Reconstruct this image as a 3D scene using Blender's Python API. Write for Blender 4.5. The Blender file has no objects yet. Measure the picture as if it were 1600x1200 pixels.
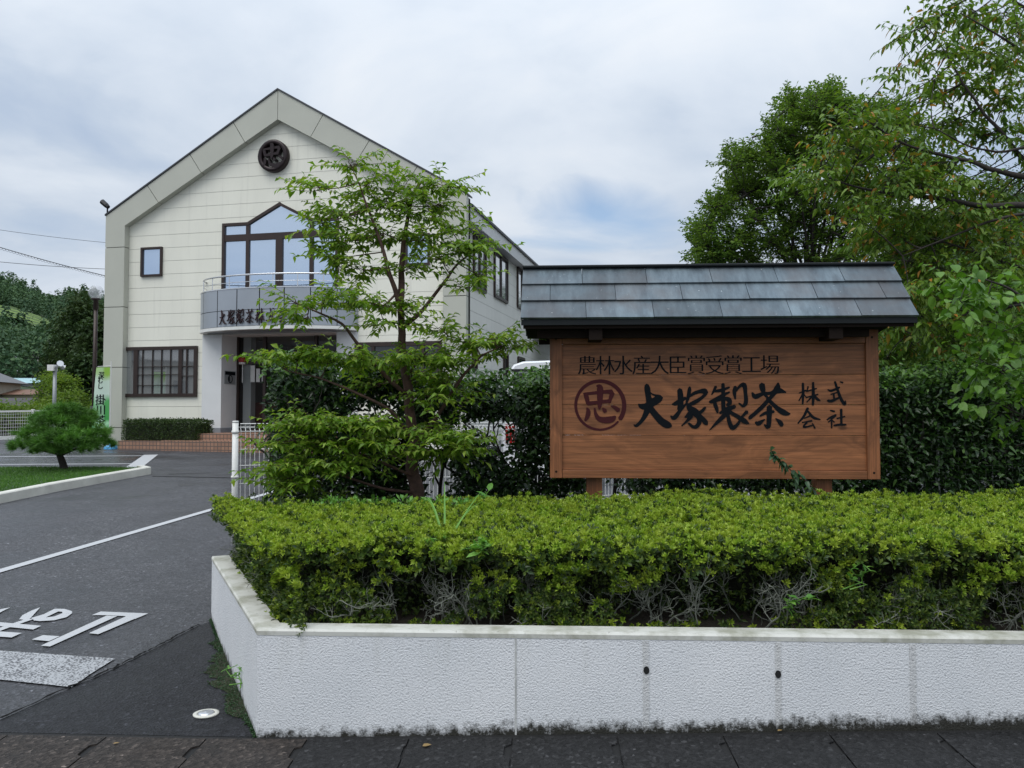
import bpy, math, random
import numpy as np
from mathutils import Vector, Matrix
R = math.radians; pi = math.pi
rng = np.random.default_rng(7)
random.seed(7)
S = bpy.context.scene
COL = S.collection

# ------------------------------------------------------------------ camera
F_PX, CAM_H, PITCH = 1290.0, 1.6, R(2.1)
cam_d = bpy.data.cameras.new('camera')
cam_d.sensor_fit = 'HORIZONTAL'; cam_d.sensor_width = 36.0
cam_d.lens = 36.0 * F_PX / 1600.0
cam_d.clip_start, cam_d.clip_end = 0.05, 3000.0
cam = bpy.data.objects.new('camera', cam_d); COL.objects.link(cam)
cam.location = (0, 0, CAM_H); cam.rotation_euler = (R(90) + PITCH, 0, 0)
S.camera = cam

# ------------------------------------------------------------------ exposure
S.view_settings.view_transform = 'Standard'; S.view_settings.look = 'None'
S.view_settings.exposure = 0.0; S.view_settings.gamma = 1.0
S.view_settings.use_curve_mapping = False
S.render.engine = 'CYCLES'
S.cycles.max_bounces = 6; S.cycles.diffuse_bounces = 3; S.cycles.glossy_bounces = 3
S.cycles.transmission_bounces = 4; S.cycles.transparent_max_bounces = 6
S.cycles.use_denoising = True

# ------------------------------------------------------------------ node helper
class NT:
    def __init__(s, tree):
        s.t = tree; s.n = tree.nodes; s.l = tree.links
    def new(s, kind, **kw):
        n = s.n.new(kind)
        for k, v in kw.items():
            if k.startswith('i_'):
                key = k[2:]
                key = int(key) if key.isdigit() else key.replace('_', ' ')
                if hasattr(v, 'is_linked') or isinstance(v, bpy.types.NodeSocket): s.l.new(v, n.inputs[key])
                else: n.inputs[key].default_value = v
            else: setattr(n, k, v)
        return n
    def math(s, op, a, b=0.0, c=None, clamp=False):
        n = s.n.new('ShaderNodeMath'); n.operation = op; n.use_clamp = clamp
        for i, v in enumerate((a, b, c)):
            if v is None: continue
            if isinstance(v, bpy.types.NodeSocket): s.l.new(v, n.inputs[i])
            else: n.inputs[i].default_value = v
        return n.outputs[0]
    def mix(s, fac, a, b, blend='MIX'):
        n = s.n.new('ShaderNodeMix'); n.data_type = 'RGBA'; n.blend_type = blend; n.clamp_factor = True
        for k, v in ((0, fac), (6, a), (7, b)):
            if isinstance(v, bpy.types.NodeSocket): s.l.new(v, n.inputs[k])
            elif k == 0: n.inputs[0].default_value = v
            else: n.inputs[k].default_value = (*v[:3], 1)
        return n.outputs[2]
    def ramp(s, fac, stops, interp='LINEAR'):
        n = s.n.new('ShaderNodeValToRGB'); cr = n.color_ramp; cr.interpolation = interp
        while len(cr.elements) < len(stops): cr.elements.new(0.5)
        for e, (p, c) in zip(cr.elements, stops):
            e.position = p; e.color = (*c[:3], 1) if hasattr(c, '__len__') else (c, c, c, 1)
        s.l.new(fac, n.inputs[0]); return n.outputs[0]
    def noise(s, vec, scale, detail=4, rough=0.55, dist=0.0):
        n = s.n.new('ShaderNodeTexNoise'); n.inputs['Scale'].default_value = scale
        n.inputs['Detail'].default_value = detail; n.inputs['Roughness'].default_value = rough
        n.inputs['Distortion'].default_value = dist
        if vec is not None: s.l.new(vec, n.inputs['Vector'])
        return n.outputs[0]
    def mapping(s, vec, scale=(1, 1, 1), loc=(0, 0, 0), rot=(0, 0, 0)):
        n = s.n.new('ShaderNodeMapping'); s.l.new(vec, n.inputs[0])
        n.inputs['Scale'].default_value = scale; n.inputs['Location'].default_value = loc; n.inputs['Rotation'].default_value = rot
        return n.outputs[0]

# ------------------------------------------------------------------ world: high overcast with one thin blue gap
SUN_EL, SUN_AZ = R(58), R(215)      # azimuth measured clockwise from +Y: behind the camera, to its left
W = bpy.data.worlds.new('World'); S.world = W; W.use_nodes = True
n = NT(W.node_tree); n.n.clear()
sky = n.new('ShaderNodeTexSky', sky_type='NISHITA', sun_disc=False)
sky.sun_elevation = SUN_EL; sky.sun_rotation = SUN_AZ
tc = n.new('ShaderNodeTexCoord')
sep = n.new('ShaderNodeSeparateXYZ'); n.l.new(tc.outputs['Generated'], sep.inputs[0])
zc = n.math('MAXIMUM', sep.outputs[2], 0.0)
den = n.math('ADD', zc, 0.22)
cmb = n.new('ShaderNodeCombineXYZ')
n.l.new(n.math('DIVIDE', sep.outputs[0], den), cmb.inputs[0]); n.l.new(n.math('DIVIDE', sep.outputs[1], den), cmb.inputs[1])
n1 = n.noise(cmb.outputs[0], 0.95, 9, 0.52, 0.4)
n2 = n.noise(n.mapping(cmb.outputs[0], loc=(3.1, 1.7, 0), scale=(1.0, 1.15, 1)), 2.0, 7, 0.5, 0.6)
den_c = n.math('ADD', n.math('MULTIPLY', n1, 0.65), n.math('MULTIPLY', n2, 0.35))
cloud = n.ramp(den_c, [(0.32, (0.50, 0.60, 0.77)), (0.43, (0.62, 0.715, 0.85)), (0.53, (0.79, 0.865, 0.965)), (0.66, (0.95, 0.985, 1.03))])
# the thin gap of bluer sky
gx, gy = 0.104, 0.245
d0 = Vector((gx, 1.0, gy)).normalized()
q = n.new('ShaderNodeVectorMath', operation='SUBTRACT'); n.l.new(tc.outputs['Generated'], q.inputs[0]); q.inputs[1].default_value = d0
q2 = n.new('ShaderNodeVectorMath', operation='MULTIPLY'); n.l.new(q.outputs[0], q2.inputs[0]); q2.inputs[1].default_value = (8.0, 8.0, 21)
ln = n.new('ShaderNodeVectorMath', operation='LENGTH'); n.l.new(q2.outputs[0], ln.inputs[0])
gap = n.math('SUBTRACT', 1.0, n.math('ADD', ln.outputs['Value'], n.math('MULTIPLY', n.math('SUBTRACT', n2, 0.5), 3.0)), clamp=True)
gap = n.math('MULTIPLY', gap, 0.85)
wisp = n.ramp(den_c, [(0.36, 0.22), (0.46, 0.0)])
thin = n.math('MAXIMUM', gap, wisp)
zen = n.math('ADD', n.math('ADD', 0.86, n.math('MULTIPLY', zc, 0.10)), n.math('MULTIPLY', n.math('POWER', zc, 3.0), 1.25))   # an overcast sky is brighter overhead
cl2 = n.new('ShaderNodeVectorMath', operation='SCALE'); n.l.new(cloud, cl2.inputs[0]); n.l.new(zen, cl2.inputs['Scale'])
bg_c = n.new('ShaderNodeBackground', i_Strength=1.0); n.l.new(cl2.outputs[0], bg_c.inputs[0])
bg_s = n.new('ShaderNodeBackground', i_Strength=0.15); n.l.new(sky.outputs[0], bg_s.inputs[0])
mx = n.new('ShaderNodeMixShader'); n.l.new(thin, mx.inputs[0]); n.l.new(bg_c.outputs[0], mx.inputs[1]); n.l.new(bg_s.outputs[0], mx.inputs[2])
out = n.new('ShaderNodeOutputWorld'); n.l.new(mx.outputs[0], out.inputs[0])

# ------------------------------------------------------------------ sun behind the cloud
sd = bpy.data.lights.new('sun', 'SUN'); sd.energy = 1.5; sd.angle = R(40); sd.color = (1.0, 0.96, 0.90)
so = bpy.data.objects.new('sun', sd); COL.objects.link(so)
_d = Vector((math.sin(SUN_AZ) * math.cos(SUN_EL), math.cos(SUN_AZ) * math.cos(SUN_EL), math.sin(SUN_EL)))
so.rotation_euler = _d.to_track_quat('Z', 'Y').to_euler()

# ------------------------------------------------------------------ measuring helpers
def ray(px, py):
    X, Y = px - 800.0, 600.0 - py
    c, s = math.cos(PITCH), math.sin(PITCH)
    return np.array([X / F_PX, c - s * Y / F_PX, s + c * Y / F_PX])
def at(px, py, Y):
    d = ray(px, py); t = Y / d[1]
    return np.array([d[0] * t, Y, CAM_H + d[2] * t])
def g(x, y):
    y = np.minimum(np.maximum(y, -8.0), 30.0)
    return 0.031 * (y - 4.09) + 0.028 * np.minimum(np.maximum(x + 1.26, 0.0), 9.0) * np.clip((9.5 - y) / 3.0, 0, 1)
def ground(px, py):
    d = ray(px, py); t = 4.0
    for _ in range(60):
        p = d * t
        t = t + 0.8 * ((CAM_H + d[2] * t) - float(g(p[0], p[1]))) / max(1e-3, -d[2] + 0.031 * d[1])
    p = d * t
    return np.array([p[0], p[1], float(g(p[0], p[1]))])

# ------------------------------------------------------------------ mesh builder
def unit(a):
    a = np.asarray(a, float); return a / np.maximum(np.linalg.norm(a, axis=-1, keepdims=True), 1e-9)
class MB:
    def __init__(s): s.v = []; s.f = []; s.n = 0
    def add(s, V, Fs):
        V = np.asarray(V, float).reshape(-1, 3)
        if isinstance(Fs, np.ndarray): s.f.append(Fs + s.n)
        else:
            by = {}
            for f in Fs: by.setdefault(len(f), []).append(f)
            for fs in by.values(): s.f.append(np.array(fs, int) + s.n)
        s.v.append(V); s.n += len(V); return s
    def box(s, a, b):
        x0, y0, z0 = a; x1, y1, z1 = b
        V = [(x0, y0, z0), (x1, y0, z0), (x1, y1, z0), (x0, y1, z0), (x0, y0, z1), (x1, y0, z1), (x1, y1, z1), (x0, y1, z1)]
        return s.add(V, [(3, 2, 1, 0), (4, 5, 6, 7), (0, 1, 5, 4), (1, 2, 6, 5), (2, 3, 7, 6), (3, 0, 4, 7)])
    def bar(s, p, q, w, h, up=(0, 0, 1)):
        p, q = np.array(p, float), np.array(q, float); d = unit(q - p); sd = np.cross(d, up)
        if np.linalg.norm(sd) < 1e-6: sd = np.array([1., 0, 0])
        sd = unit(sd); u = np.cross(sd, d)
        V = []
        for e in (p, q):
            for a, b in ((-1, -1), (1, -1), (1, 1), (-1, 1)): V.append(e + sd * a * w / 2 + u * b * h / 2)
        return s.add(V, [(0, 1, 2, 3), (7, 6, 5, 4), (0, 4, 5, 1), (1, 5, 6, 2), (2, 6, 7, 3), (3, 7, 4, 0)])
    def prism(s, poly, off):
        """poly: 3-D points of a flat polygon; off: extrusion vector"""
        P = np.asarray(poly, float); Q = P + np.asarray(off, float); k = len(P)
        Fs = [tuple(range(k)), tuple(range(2 * k - 1, k - 1, -1))] + [(i, k + i, k + (i + 1) % k, (i + 1) % k) for i in range(k)]
        return s.add(np.vstack([P, Q]), Fs)
    def poly(s, P): return s.add(P, [tuple(range(len(P)))])
    def tube(s, pts, rad, k=6, cap=True):
        P = np.asarray(pts, float); m = len(P)
        r = np.full(m, rad, float) if np.isscalar(rad) else np.asarray(rad, float)
        T = np.zeros_like(P); T[1:-1] = P[2:] - P[:-2]; T[0] = P[1] - P[0]; T[-1] = P[-1] - P[-2]; T = unit(T)
        a = np.cross(T[0], (0, 0, 1.)); 
        if np.linalg.norm(a) < 1e-3: a = np.array([1., 0, 0])
        a = unit(a); V = []
        th = np.arange(k) * 2 * math.pi / k; cs, sn = np.cos(th)[:, None], np.sin(th)[:, None]
        for i in range(m):
            a = a - T[i] * np.dot(a, T[i]); a = unit(a); b = np.cross(T[i], a)
            V.append(P[i] + r[i] * (cs * a + sn * b))
        idx = np.arange(m * k).reshape(m, k); nx = np.roll(idx, -1, 1)
        Fq = np.stack([idx[:-1], nx[:-1], nx[1:], idx[1:]], -1).reshape(-1, 4)
        V = np.vstack(V); base = s.n; s.v.append(V); s.f.append(Fq + base); s.n += len(V)
        if cap:
            s.f.append(np.array([idx[0][::-1]]) + base); s.f.append(np.array([idx[-1]]) + base)
        return s
    def lathe(s, prof, k=20, c=(0, 0, 0)):
        prof = np.asarray(prof, float); m = len(prof); th = np.arange(k) * 2 * math.pi / k
        V = np.stack([prof[:, None, 0] * np.cos(th), prof[:, None, 0] * np.sin(th), np.repeat(prof[:, None, 1], k, 1)], -1).reshape(-1, 3) + np.array(c)
        idx = np.arange(m * k).reshape(m, k); nx = np.roll(idx, -1, 1)
        Fq = np.stack([idx[:-1], nx[:-1], nx[1:], idx[1:]], -1).reshape(-1, 4)
        return s.add(V, Fq)
    def grid(s, Pg, flip=False):
        Pg = np.asarray(Pg, float); a, b = Pg.shape[:2]; idx = np.arange(a * b).reshape(a, b)
        Fq = np.stack([idx[:-1, :-1], idx[1:, :-1], idx[1:, 1:], idx[:-1, 1:]], -1).reshape(-1, 4)
        if flip: Fq = Fq[:, ::-1]
        return s.add(Pg.reshape(-1, 3), Fq)
    def leaves(s, P, D, N, L, Wd, shape='d', fold=0.18, droop=0.12):
        P = np.asarray(P, float); k = len(P)
        if k == 0: return s
        D = unit(D); sd = np.cross(D, N); sd = unit(sd); nr = np.cross(sd, D)
        L = np.broadcast_to(np.asarray(L, float), (k,))[:, None]; Wd = np.broadcast_to(np.asarray(Wd, float), (k,))[:, None]
        dr = np.zeros_like(P); dr[:, 2] = -1
        tip = P + D * L + dr * L * droop
        mid = P + D * L * .5 + dr * L * droop * .18
        if shape == 'd':
            l = P + D * L * .48 + sd * Wd * .5 + nr * Wd * fold; r = P + D * L * .48 - sd * Wd * .5 + nr * Wd * fold
            V = np.stack([P, mid, tip, l, r], 1).reshape(-1, 3)
            f = np.array([(0, 1, 3), (3, 1, 2), (0, 4, 1), (4, 2, 1)])
            m = 5
        elif shape == 'q':
            l = P + D * L * .55 + sd * Wd * .5 + nr * Wd * fold; r = P + D * L * .55 - sd * Wd * .5 + nr * Wd * fold
            V = np.stack([P, l, tip, r], 1).reshape(-1, 3); f = np.array([(0, 2, 1), (0, 3, 2)]); m = 4
        elif shape == 'n':      # needle / blade
            l = P + sd * Wd * .5; r = P - sd * Wd * .5
            V = np.stack([l, r, tip], 1).reshape(-1, 3); f = np.array([(0, 1, 2)]); m = 3
        else:
            a1, w1, a2, w2 = (.25, .5, .65, .40) if shape == 'h' else (.18, .46, .62, .44)
            if shape == 'r':
                cs_ = [(.06, .30), (.20, .47), (.42, .52), (.66, .42), (.86, .20)]; m = 3 + 10
                lf_ = [P + D * L * a + sd * Wd * w + nr * Wd * fold * w + dr * L * droop * a * a for a, w in cs_]; rt_ = [P + D * L * a - sd * Wd * w + nr * Wd * fold * w + dr * L * droop * a * a for a, w in cs_]
                V = np.stack([P, mid, tip] + lf_ + rt_, 1).reshape(-1, 3); ff = []
                for o_ in (3, 8):
                    ch = [0] + list(range(o_, o_ + 5)) + [2]
                    for i_ in range(6): ff.append((ch[i_], ch[i_ + 1], 1) if o_ == 3 else (ch[i_ + 1], ch[i_], 1))
                Fq = (np.arange(k)[:, None, None] * m + np.array(ff)[None]).reshape(-1, 3); return s.add(V, Fq)
            l1 = P + D * L * a1 + sd * Wd * w1 + nr * Wd * fold; r1 = P + D * L * a1 - sd * Wd * w1 + nr * Wd * fold
            l2 = P + D * L * a2 + sd * Wd * w2 + nr * Wd * fold + dr * L * droop * .4; r2 = P + D * L * a2 - sd * Wd * w2 + nr * Wd * fold + dr * L * droop * .4
            V = np.stack([P, mid, tip, l1, l2, r1, r2], 1).reshape(-1, 3)
            f = np.array([(0, 1, 3), (3, 1, 4), (4, 1, 2), (0, 5, 1), (5, 6, 1), (6, 2, 1)]); m = 7
        Fq = (np.arange(k)[:, None, None] * m + f[None]).reshape(-1, 3)
        return s.add(V, Fq)
    def build(s, name, mat, parent=None, smooth=False):
        me = bpy.data.meshes.new(name)
        V = np.vstack(s.v) if s.v else np.zeros((0, 3))
        me.vertices.add(len(V)); me.vertices.foreach_set('co', V.astype(np.float32).ravel())
        nl = sum(f.size for f in s.f); npoly = sum(len(f) for f in s.f)
        me.loops.add(nl); me.polygons.add(npoly)
        me.loops.foreach_set('vertex_index', np.concatenate([f.ravel() for f in s.f]).astype(np.int32))
        tot = np.concatenate([np.full(len(f), f.shape[1]) for f in s.f]); st = np.concatenate([[0], np.cumsum(tot)[:-1]])
        me.polygons.foreach_set('loop_start', st.astype(np.int32))
        me.polygons.foreach_set('use_smooth', np.full(npoly, bool(smooth)))
        me.update(calc_edges=True); me.validate()
        me.materials.append(mat)
        o = bpy.data.objects.new(name, me); COL.objects.link(o)
        if parent is not None: o.parent = parent
        return o
def tag(o, label=None, cat=None, group=None, kind=None):
    if label: o['label'] = label
    if cat: o['category'] = cat
    if group: o['group'] = group
    if kind: o['kind'] = kind
    return o
def struct(o): o['kind'] = 'structure'; return o
def thing(name, label, cat, loc=(0, 0, 0), rz=0.0, group=None):
    o = bpy.data.objects.new(name, None); COL.objects.link(o); o.empty_display_size = 0.2
    o.location = tuple(float(v) for v in loc); o.rotation_euler = (0, 0, rz)
    return tag(o, label, cat, group)
def dup(root, loc, rz, label, group=None):
    r = root.copy(); COL.objects.link(r); r.location = tuple(float(v) for v in loc); r.rotation_euler = (0, 0, rz); r['label'] = label
    if group: r['group'] = group
    for ch in list(root.children):
        c = ch.copy(); COL.objects.link(c); c.parent = r
        for gc in list(ch.children):
            d = gc.copy(); COL.objects.link(d); d.parent = c
    return r
def bevel(o, w, seg=2):
    m = o.modifiers.new('bevel', 'BEVEL'); m.width = w; m.segments = seg; m.limit_method = 'ANGLE'; return o

# ------------------------------------------------------------------ materials
def mat0(name):
    m = bpy.data.materials.new(name); m.use_nodes = True; t = NT(m.node_tree); t.n.clear()
    o = t.new('ShaderNodeOutputMaterial'); b = t.new('ShaderNodeBsdfPrincipled'); t.l.new(b.outputs[0], o.inputs[0])
    t.b = b; t.o = o; t.m = m; t.tc = t.new('ShaderNodeTexCoord'); t.obj = t.tc.outputs['Object']
    return t
def setc(t, sock, v):
    if isinstance(v, bpy.types.NodeSocket): t.l.new(v, t.b.inputs[sock])
    else: t.b.inputs[sock].default_value = (*v, 1) if hasattr(v, '__len__') else v
def bump(t, h, strength=0.3, dist=0.01):
    bn = t.new('ShaderNodeBump'); bn.inputs['Strength'].default_value = strength; bn.inputs['Distance'].default_value = dist
    t.l.new(h, bn.inputs['Height']); t.l.new(bn.outputs[0], t.b.inputs['Normal'])
def pmat(name, col, rough=0.5, metal=0.0, var=0.12, vscale=3.0, bmp=None, spec=0.5):
    t = mat0(name); c = np.array(col)
    nz = t.noise(t.obj, vscale, 6, 0.6)
    cc = t.ramp(nz, [(0.3, tuple(c * (1 - var))), (0.7, tuple(np.minimum(c * (1 + var), 1)))])
    setc(t, 'Base Color', cc); setc(t, 'Metallic', metal); t.b.inputs['Specular IOR Level'].default_value = spec
    rr = t.new('ShaderNodeMapRange'); t.l.new(nz, rr.inputs[0]); rr.inputs[3].default_value = max(0.02, rough - .08); rr.inputs[4].default_value = rough + .08
    t.l.new(rr.outputs[0], t.b.inputs['Roughness'])
    if bmp: bump(t, t.noise(t.obj, bmp[0], 5, .6), bmp[1], bmp[2] if len(bmp) > 2 else 0.005)
    return t.m
def leafmat(name, cols, transl=0.3, rough=0.45, spec=0.25, patch=None, tcol=None):
    """cols: ramp of leaf colours picked per leaf; patch = (scale, colour, amount): slow drift from clump to clump"""
    t = mat0(name); geo = t.new('ShaderNodeNewGeometry')
    k = len(cols); c = t.ramp(geo.outputs['Random Per Island'], [((i + .5) / k, cc) for i, cc in enumerate(cols)])
    if patch:
        nz = t.noise(t.obj, patch[0], 3, .5); f = t.math('MULTIPLY', t.ramp(nz, [(.38, 0.0), (.62, 1.0)]), patch[2])
        c = t.mix(f, c, patch[1])
    setc(t, 'Base Color', c); setc(t, 'Roughness', rough); t.b.inputs['Specular IOR Level'].default_value = spec
    tr = t.new('ShaderNodeBsdfTranslucent')
    br = t.mix(1.0, c, tcol or (1.25, 1.3, 0.55), 'MULTIPLY'); t.l.new(br, tr.inputs[0])
    mx = t.new('ShaderNodeMixShader', i_0=transl); t.l.new(t.b.outputs[0], mx.inputs[1]); t.l.new(tr.outputs[0], mx.inputs[2])
    t.l.new(mx.outputs[0], t.o.inputs[0]); return t.m

def mk_asphalt(name, dark, light, wet=0.5, spec=.5):
    t = mat0(name)
    big = t.noise(t.obj, 0.34, 5, .6, .8); mid = t.noise(t.obj, 1.6, 5, .6)
    vor = t.new('ShaderNodeTexVoronoi', i_Scale=62.0); t.l.new(t.obj, vor.inputs['Vector'])
    fine = t.noise(t.obj, 110, 3, .7)
    c = t.ramp(t.math('ADD', t.math('MULTIPLY', big, .55), t.math('MULTIPLY', mid, .45)), [(.40, dark), (.60, light)])
    sp = t.ramp(vor.outputs['Color'], [(.0, .25), (.55, .85), (.80, 1.25), (.92, 2.2), (1.0, 5.5)])
    c = t.mix(1.0, c, sp, 'MULTIPLY'); setc(t, 'Base Color', c)
    rg = t.ramp(t.math('ADD', t.math('MULTIPLY', big, .7), t.math('MULTIPLY', mid, .3)), [(.40, wet - .17), (.58, wet + .20)])
    setc(t, 'Roughness', rg); t.b.inputs['Specular IOR Level'].default_value = spec
    h = t.math('ADD', vor.outputs['Distance'], fine)
    bump(t, h, .8, .008); return t.m
M = {}
M['asphalt'] = mk_asphalt('asphalt', (.034, .035, .041), (.074, .075, .081), .46)
M['asphalt_near'] = mk_asphalt('asphalt_near', (.012, .0125, .015), (.022, .0225, .026), .56, .26)
def mk_paint(name, wear, white=(.46, .47, .48)):
    t = mat0(name); vor = t.new('ShaderNodeTexVoronoi', i_Scale=70.0); t.l.new(t.obj, vor.inputs['Vector'])
    nz = t.noise(t.obj, 5.0, 6, .65); f = t.math('ADD', t.math('MULTIPLY', vor.outputs['Distance'], .9), t.math('MULTIPLY', nz, .8))
    c = t.ramp(f, [(wear - .09, (.055, .055, .06)), (wear + .05, white)])
    setc(t, 'Base Color', c); setc(t, 'Roughness', .55); bump(t, t.noise(t.obj, 150, 3, .7), .4, .004); return t.m
M['paint_white'] = mk_paint('paint_white', .46); M['paint_worn'] = mk_paint('paint_worn', .80, (.36, .37, .38))
def mk_stucco(name='white_stucco', ca=(.66, .68, .70), cb_=(.76, .77, .78)):
    t = mat0(name); v = t.noise(t.obj, 105, 3, .55, .1); v2 = t.noise(t.obj, 230, 2, .5)
    big = t.noise(t.obj, 1.4, 5, .6)
    c = t.ramp(big, [(.3, ca), (.7, cb_)])
    c = t.mix(t.ramp(v, [(.30, .55), (.42, 0.0)]), c, tuple(x * .5 for x in ca))
    at_ = t.new('ShaderNodeAttribute', attribute_name='above')
    dn = t.noise(t.mapping(t.obj, scale=(1, 1, .9)), 19, 9, .78); dl = t.noise(t.obj, 1.1, 3, .5)
    sx = t.new('ShaderNodeSeparateXYZ'); t.l.new(t.obj, sx.inputs[0])
    lim = t.math('ADD', t.math('ADD', .004, t.math('MULTIPLY', dl, .070)), t.math('MULTIPLY', t.math('MAXIMUM', sx.outputs[0], 0.), .011))
    lim = t.math('ADD', lim, t.math('MULTIPLY', t.math('SUBTRACT', dn, .5), .26))
    f = t.math('SUBTRACT', lim, at_.outputs['Fac'])
    f = t.ramp(t.math('ADD', t.math('MULTIPLY', f, 8), .42), [(.35, 0.0), (.75, 1.0)])
    c = t.mix(t.math('MULTIPLY', f, .97), c, (.018, .017, .011))
    # grey run-off below the coping
    st = t.noise(t.mapping(t.obj, scale=(1, 1, .08)), 14, 5, .7)
    stf = t.math('MULTIPLY', t.ramp(st, [(.52, 0.0), (.75, .35)]), t.ramp(at_.outputs['Fac'], [(.22, 0.0), (.5, 1.0)]))
    c = t.mix(stf, c, (.42, .42, .36))
    setc(t, 'Base Color', c); setc(t, 'Roughness', .8); t.b.inputs['Specular IOR Level'].default_value = .12; bump(t, t.math('ADD', v, t.math('MULTIPLY', v2, .35)), .75, .012); return t.m
M['stucco'] = mk_stucco(); M['joint_stained'] = mk_stucco('joint_mortar', (.55, .56, .565), (.64, .645, .64))
def mk_coping():
    t = mat0('white_coping'); a = t.noise(t.obj, 5, 6, .65); b_ = t.noise(t.obj, 38, 4, .7)
    c = t.ramp(a, [(.36, (.34, .34, .27)), (.56, (.60, .60, .55))]); c = t.mix(t.ramp(b_, [(.62, 0.), (.75, .6)]), c, (.10, .095, .07))
    setc(t, 'Base Color', c); setc(t, 'Roughness', .7); bump(t, b_, .3, .004); return t.m
M['coping'] = mk_coping()
M['joint'] = pmat('mortar_joint', (.44, .445, .435), .8, var=.3, vscale=9, bmp=(60, .5))
M['black'] = pmat('black_hole', (.006, .006, .006), .8)
def mk_wood(name, base, vert=False):
    t = mat0(name); info = t.new('ShaderNodeNewGeometry'); rnd = info.outputs['Random Per Island']
    off = t.new('ShaderNodeCombineXYZ'); t.l.new(t.math('MULTIPLY', rnd, 31.), off.inputs[0]); t.l.new(t.math('MULTIPLY', rnd, 17.), off.inputs[1]); t.l.new(t.math('MULTIPLY', rnd, 7.), off.inputs[2])
    va = t.new('ShaderNodeVectorMath', operation='ADD'); t.l.new(t.obj, va.inputs[0]); t.l.new(off.outputs[0], va.inputs[1])
    sc = (9, 9, .8) if vert else (.8, 9, 9)
    mp = t.mapping(va.outputs[0], scale=sc)
    warp = t.noise(t.mapping(va.outputs[0], scale=((2.4, 2.4, 1.0) if vert else (1.0, 2.4, 2.4))), 1.0, 2, .5)
    ws = t.new('ShaderNodeVectorMath', operation='ADD'); t.l.new(mp, ws.inputs[0])
    wv = t.new('ShaderNodeCombineXYZ'); [t.l.new(t.math('MULTIPLY', warp, 7.0), wv.inputs[i]) for i in range(3)]; t.l.new(wv.outputs[0], ws.inputs[1])
    g1 = t.noise(ws.outputs[0], 1.1, 6, .62, .4); g2 = t.noise(t.mapping(va.outputs[0], scale=((90, 90, 2.5) if vert else (2.5, 90, 90))), 1.0, 3, .6)
    b = np.array(base)
    c = t.ramp(g1, [(.30, tuple(b * .56)), (.46, tuple(b * .94)), (.54, tuple(b * 1.06)), (.72, tuple(b * 1.42))])
    c = t.mix(t.math('MULTIPLY', t.ramp(g2, [(.42, 1.0), (.56, 0.0)]), .45), c, tuple(b * .38))
    vor = t.new('ShaderNodeTexVoronoi', i_Scale=1.0); t.l.new(t.mapping(va.outputs[0], scale=((5, 5, 2.2) if vert else (2.2, 5, 5))), vor.inputs['Vector'])
    c = t.mix(t.ramp(vor.outputs['Distance'], [(.045, .85), (.10, 0.0)]), c, tuple(b * .22))
    tint = t.ramp(rnd, [(0., .86), (1., 1.12)]); c = t.mix(1.0, c, tint, 'MULTIPLY')
    setc(t, 'Base Color', c); setc(t, 'Roughness', .48); t.b.inputs['Specular IOR Level'].default_value = .35
    bump(t, t.math('ADD', g1, t.math('MULTIPLY', g2, .4)), .35, .004); return t.m
M['plank'] = mk_wood('cedar_plank', (.262, .102, .042)); M['stile'] = mk_wood('cedar_stile', (.272, .104, .043), True)
M['dark_wood'] = pmat('dark_wood', (.014, .009, .007), .8, bmp=(30, .4), spec=.15)
M['ink'] = pmat('black_paint', (.006, .008, .011), .7, spec=.1); M['maroon_ink'] = pmat('maroon_paint', (.060, .014, .017), .7, spec=.12)
def mk_copper():
    t = mat0('weathered_copper'); a = t.noise(t.mapping(t.obj, scale=(1, .25, .25)), 9, 6, .7); b = t.noise(t.obj, 2.2, 5, .6)
    rnd = t.new('ShaderNodeNewGeometry').outputs['Random Per Island']
    c = t.ramp(a, [(.30, (.050, .064, .074)), (.5, (.100, .132, .152)), (.72, (.165, .21, .235))])
    c = t.mix(t.ramp(b, [(.45, 0.), (.72, .75)]), c, (.085, .076, .074))
    c = t.mix(1.0, c, t.ramp(rnd, [(0, .72), (1, 1.2)]), 'MULTIPLY')
    sp = t.noise(t.obj, 40, 2, .5); c = t.mix(t.ramp(sp, [(.73, 0.), (.78, .7)]), c, (.5, .52, .52))
    setc(t, 'Base Color', c); setc(t, 'Metallic', .35); setc(t, 'Roughness', t.ramp(a, [(.3, .36), (.7, .55)])); bump(t, b, .2, .02); return t.m
M['copper'] = mk_copper(); M['copper_dark'] = pmat('copper_edge', (.012, .015, .017), .6, spec=.2)
def mk_siding(name, c0, pitch, ax=2, phase=0.0, width=.010):
    t = mat0(name); s3 = t.new('ShaderNodeSeparateXYZ'); t.l.new(t.obj, s3.inputs[0])
    fr = t.math('FRACT', t.math('ADD', t.math('DIVIDE', s3.outputs[ax], pitch), phase))
    gr = t.math('LESS_THAN', fr, width / pitch)
    hgt = t.ramp(fr, [(0., 0.), (width / pitch, 0.0), (width / pitch + .02, 1.0), (1., .82)])
    c = np.array(c0); nz = t.noise(t.mapping(t.obj, scale=(1, 1, .3)), 1.2, 6, .6); st = t.noise(t.mapping(t.obj, scale=(3, 3, .12)), 2.5, 5, .65)
    col = t.ramp(nz, [(.3, tuple(c * .94)), (.7, tuple(c * 1.03))]); col = t.mix(t.ramp(st, [(.55, 0.), (.8, .34)]), col, tuple(c * .62))
    col = t.mix(t.math('MULTIPLY', gr, .52), col, tuple(c * .42))
    setc(t, 'Base Color', col); setc(t, 'Roughness', .5); bump(t, hgt, .6, .012); return t.m
M['siding'] = mk_siding('cream_siding', (.80, .79, .69), .40)
M['siding_side'] = mk_siding('side_siding', (.76, .76, .71), .40)
M['band'] = pmat('band_panel', (.47, .475, .41), .45, var=.05, vscale=.8)
M['band_gap'] = pmat('band_gap', (.03, .03, .026), .8, spec=.1)
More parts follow.
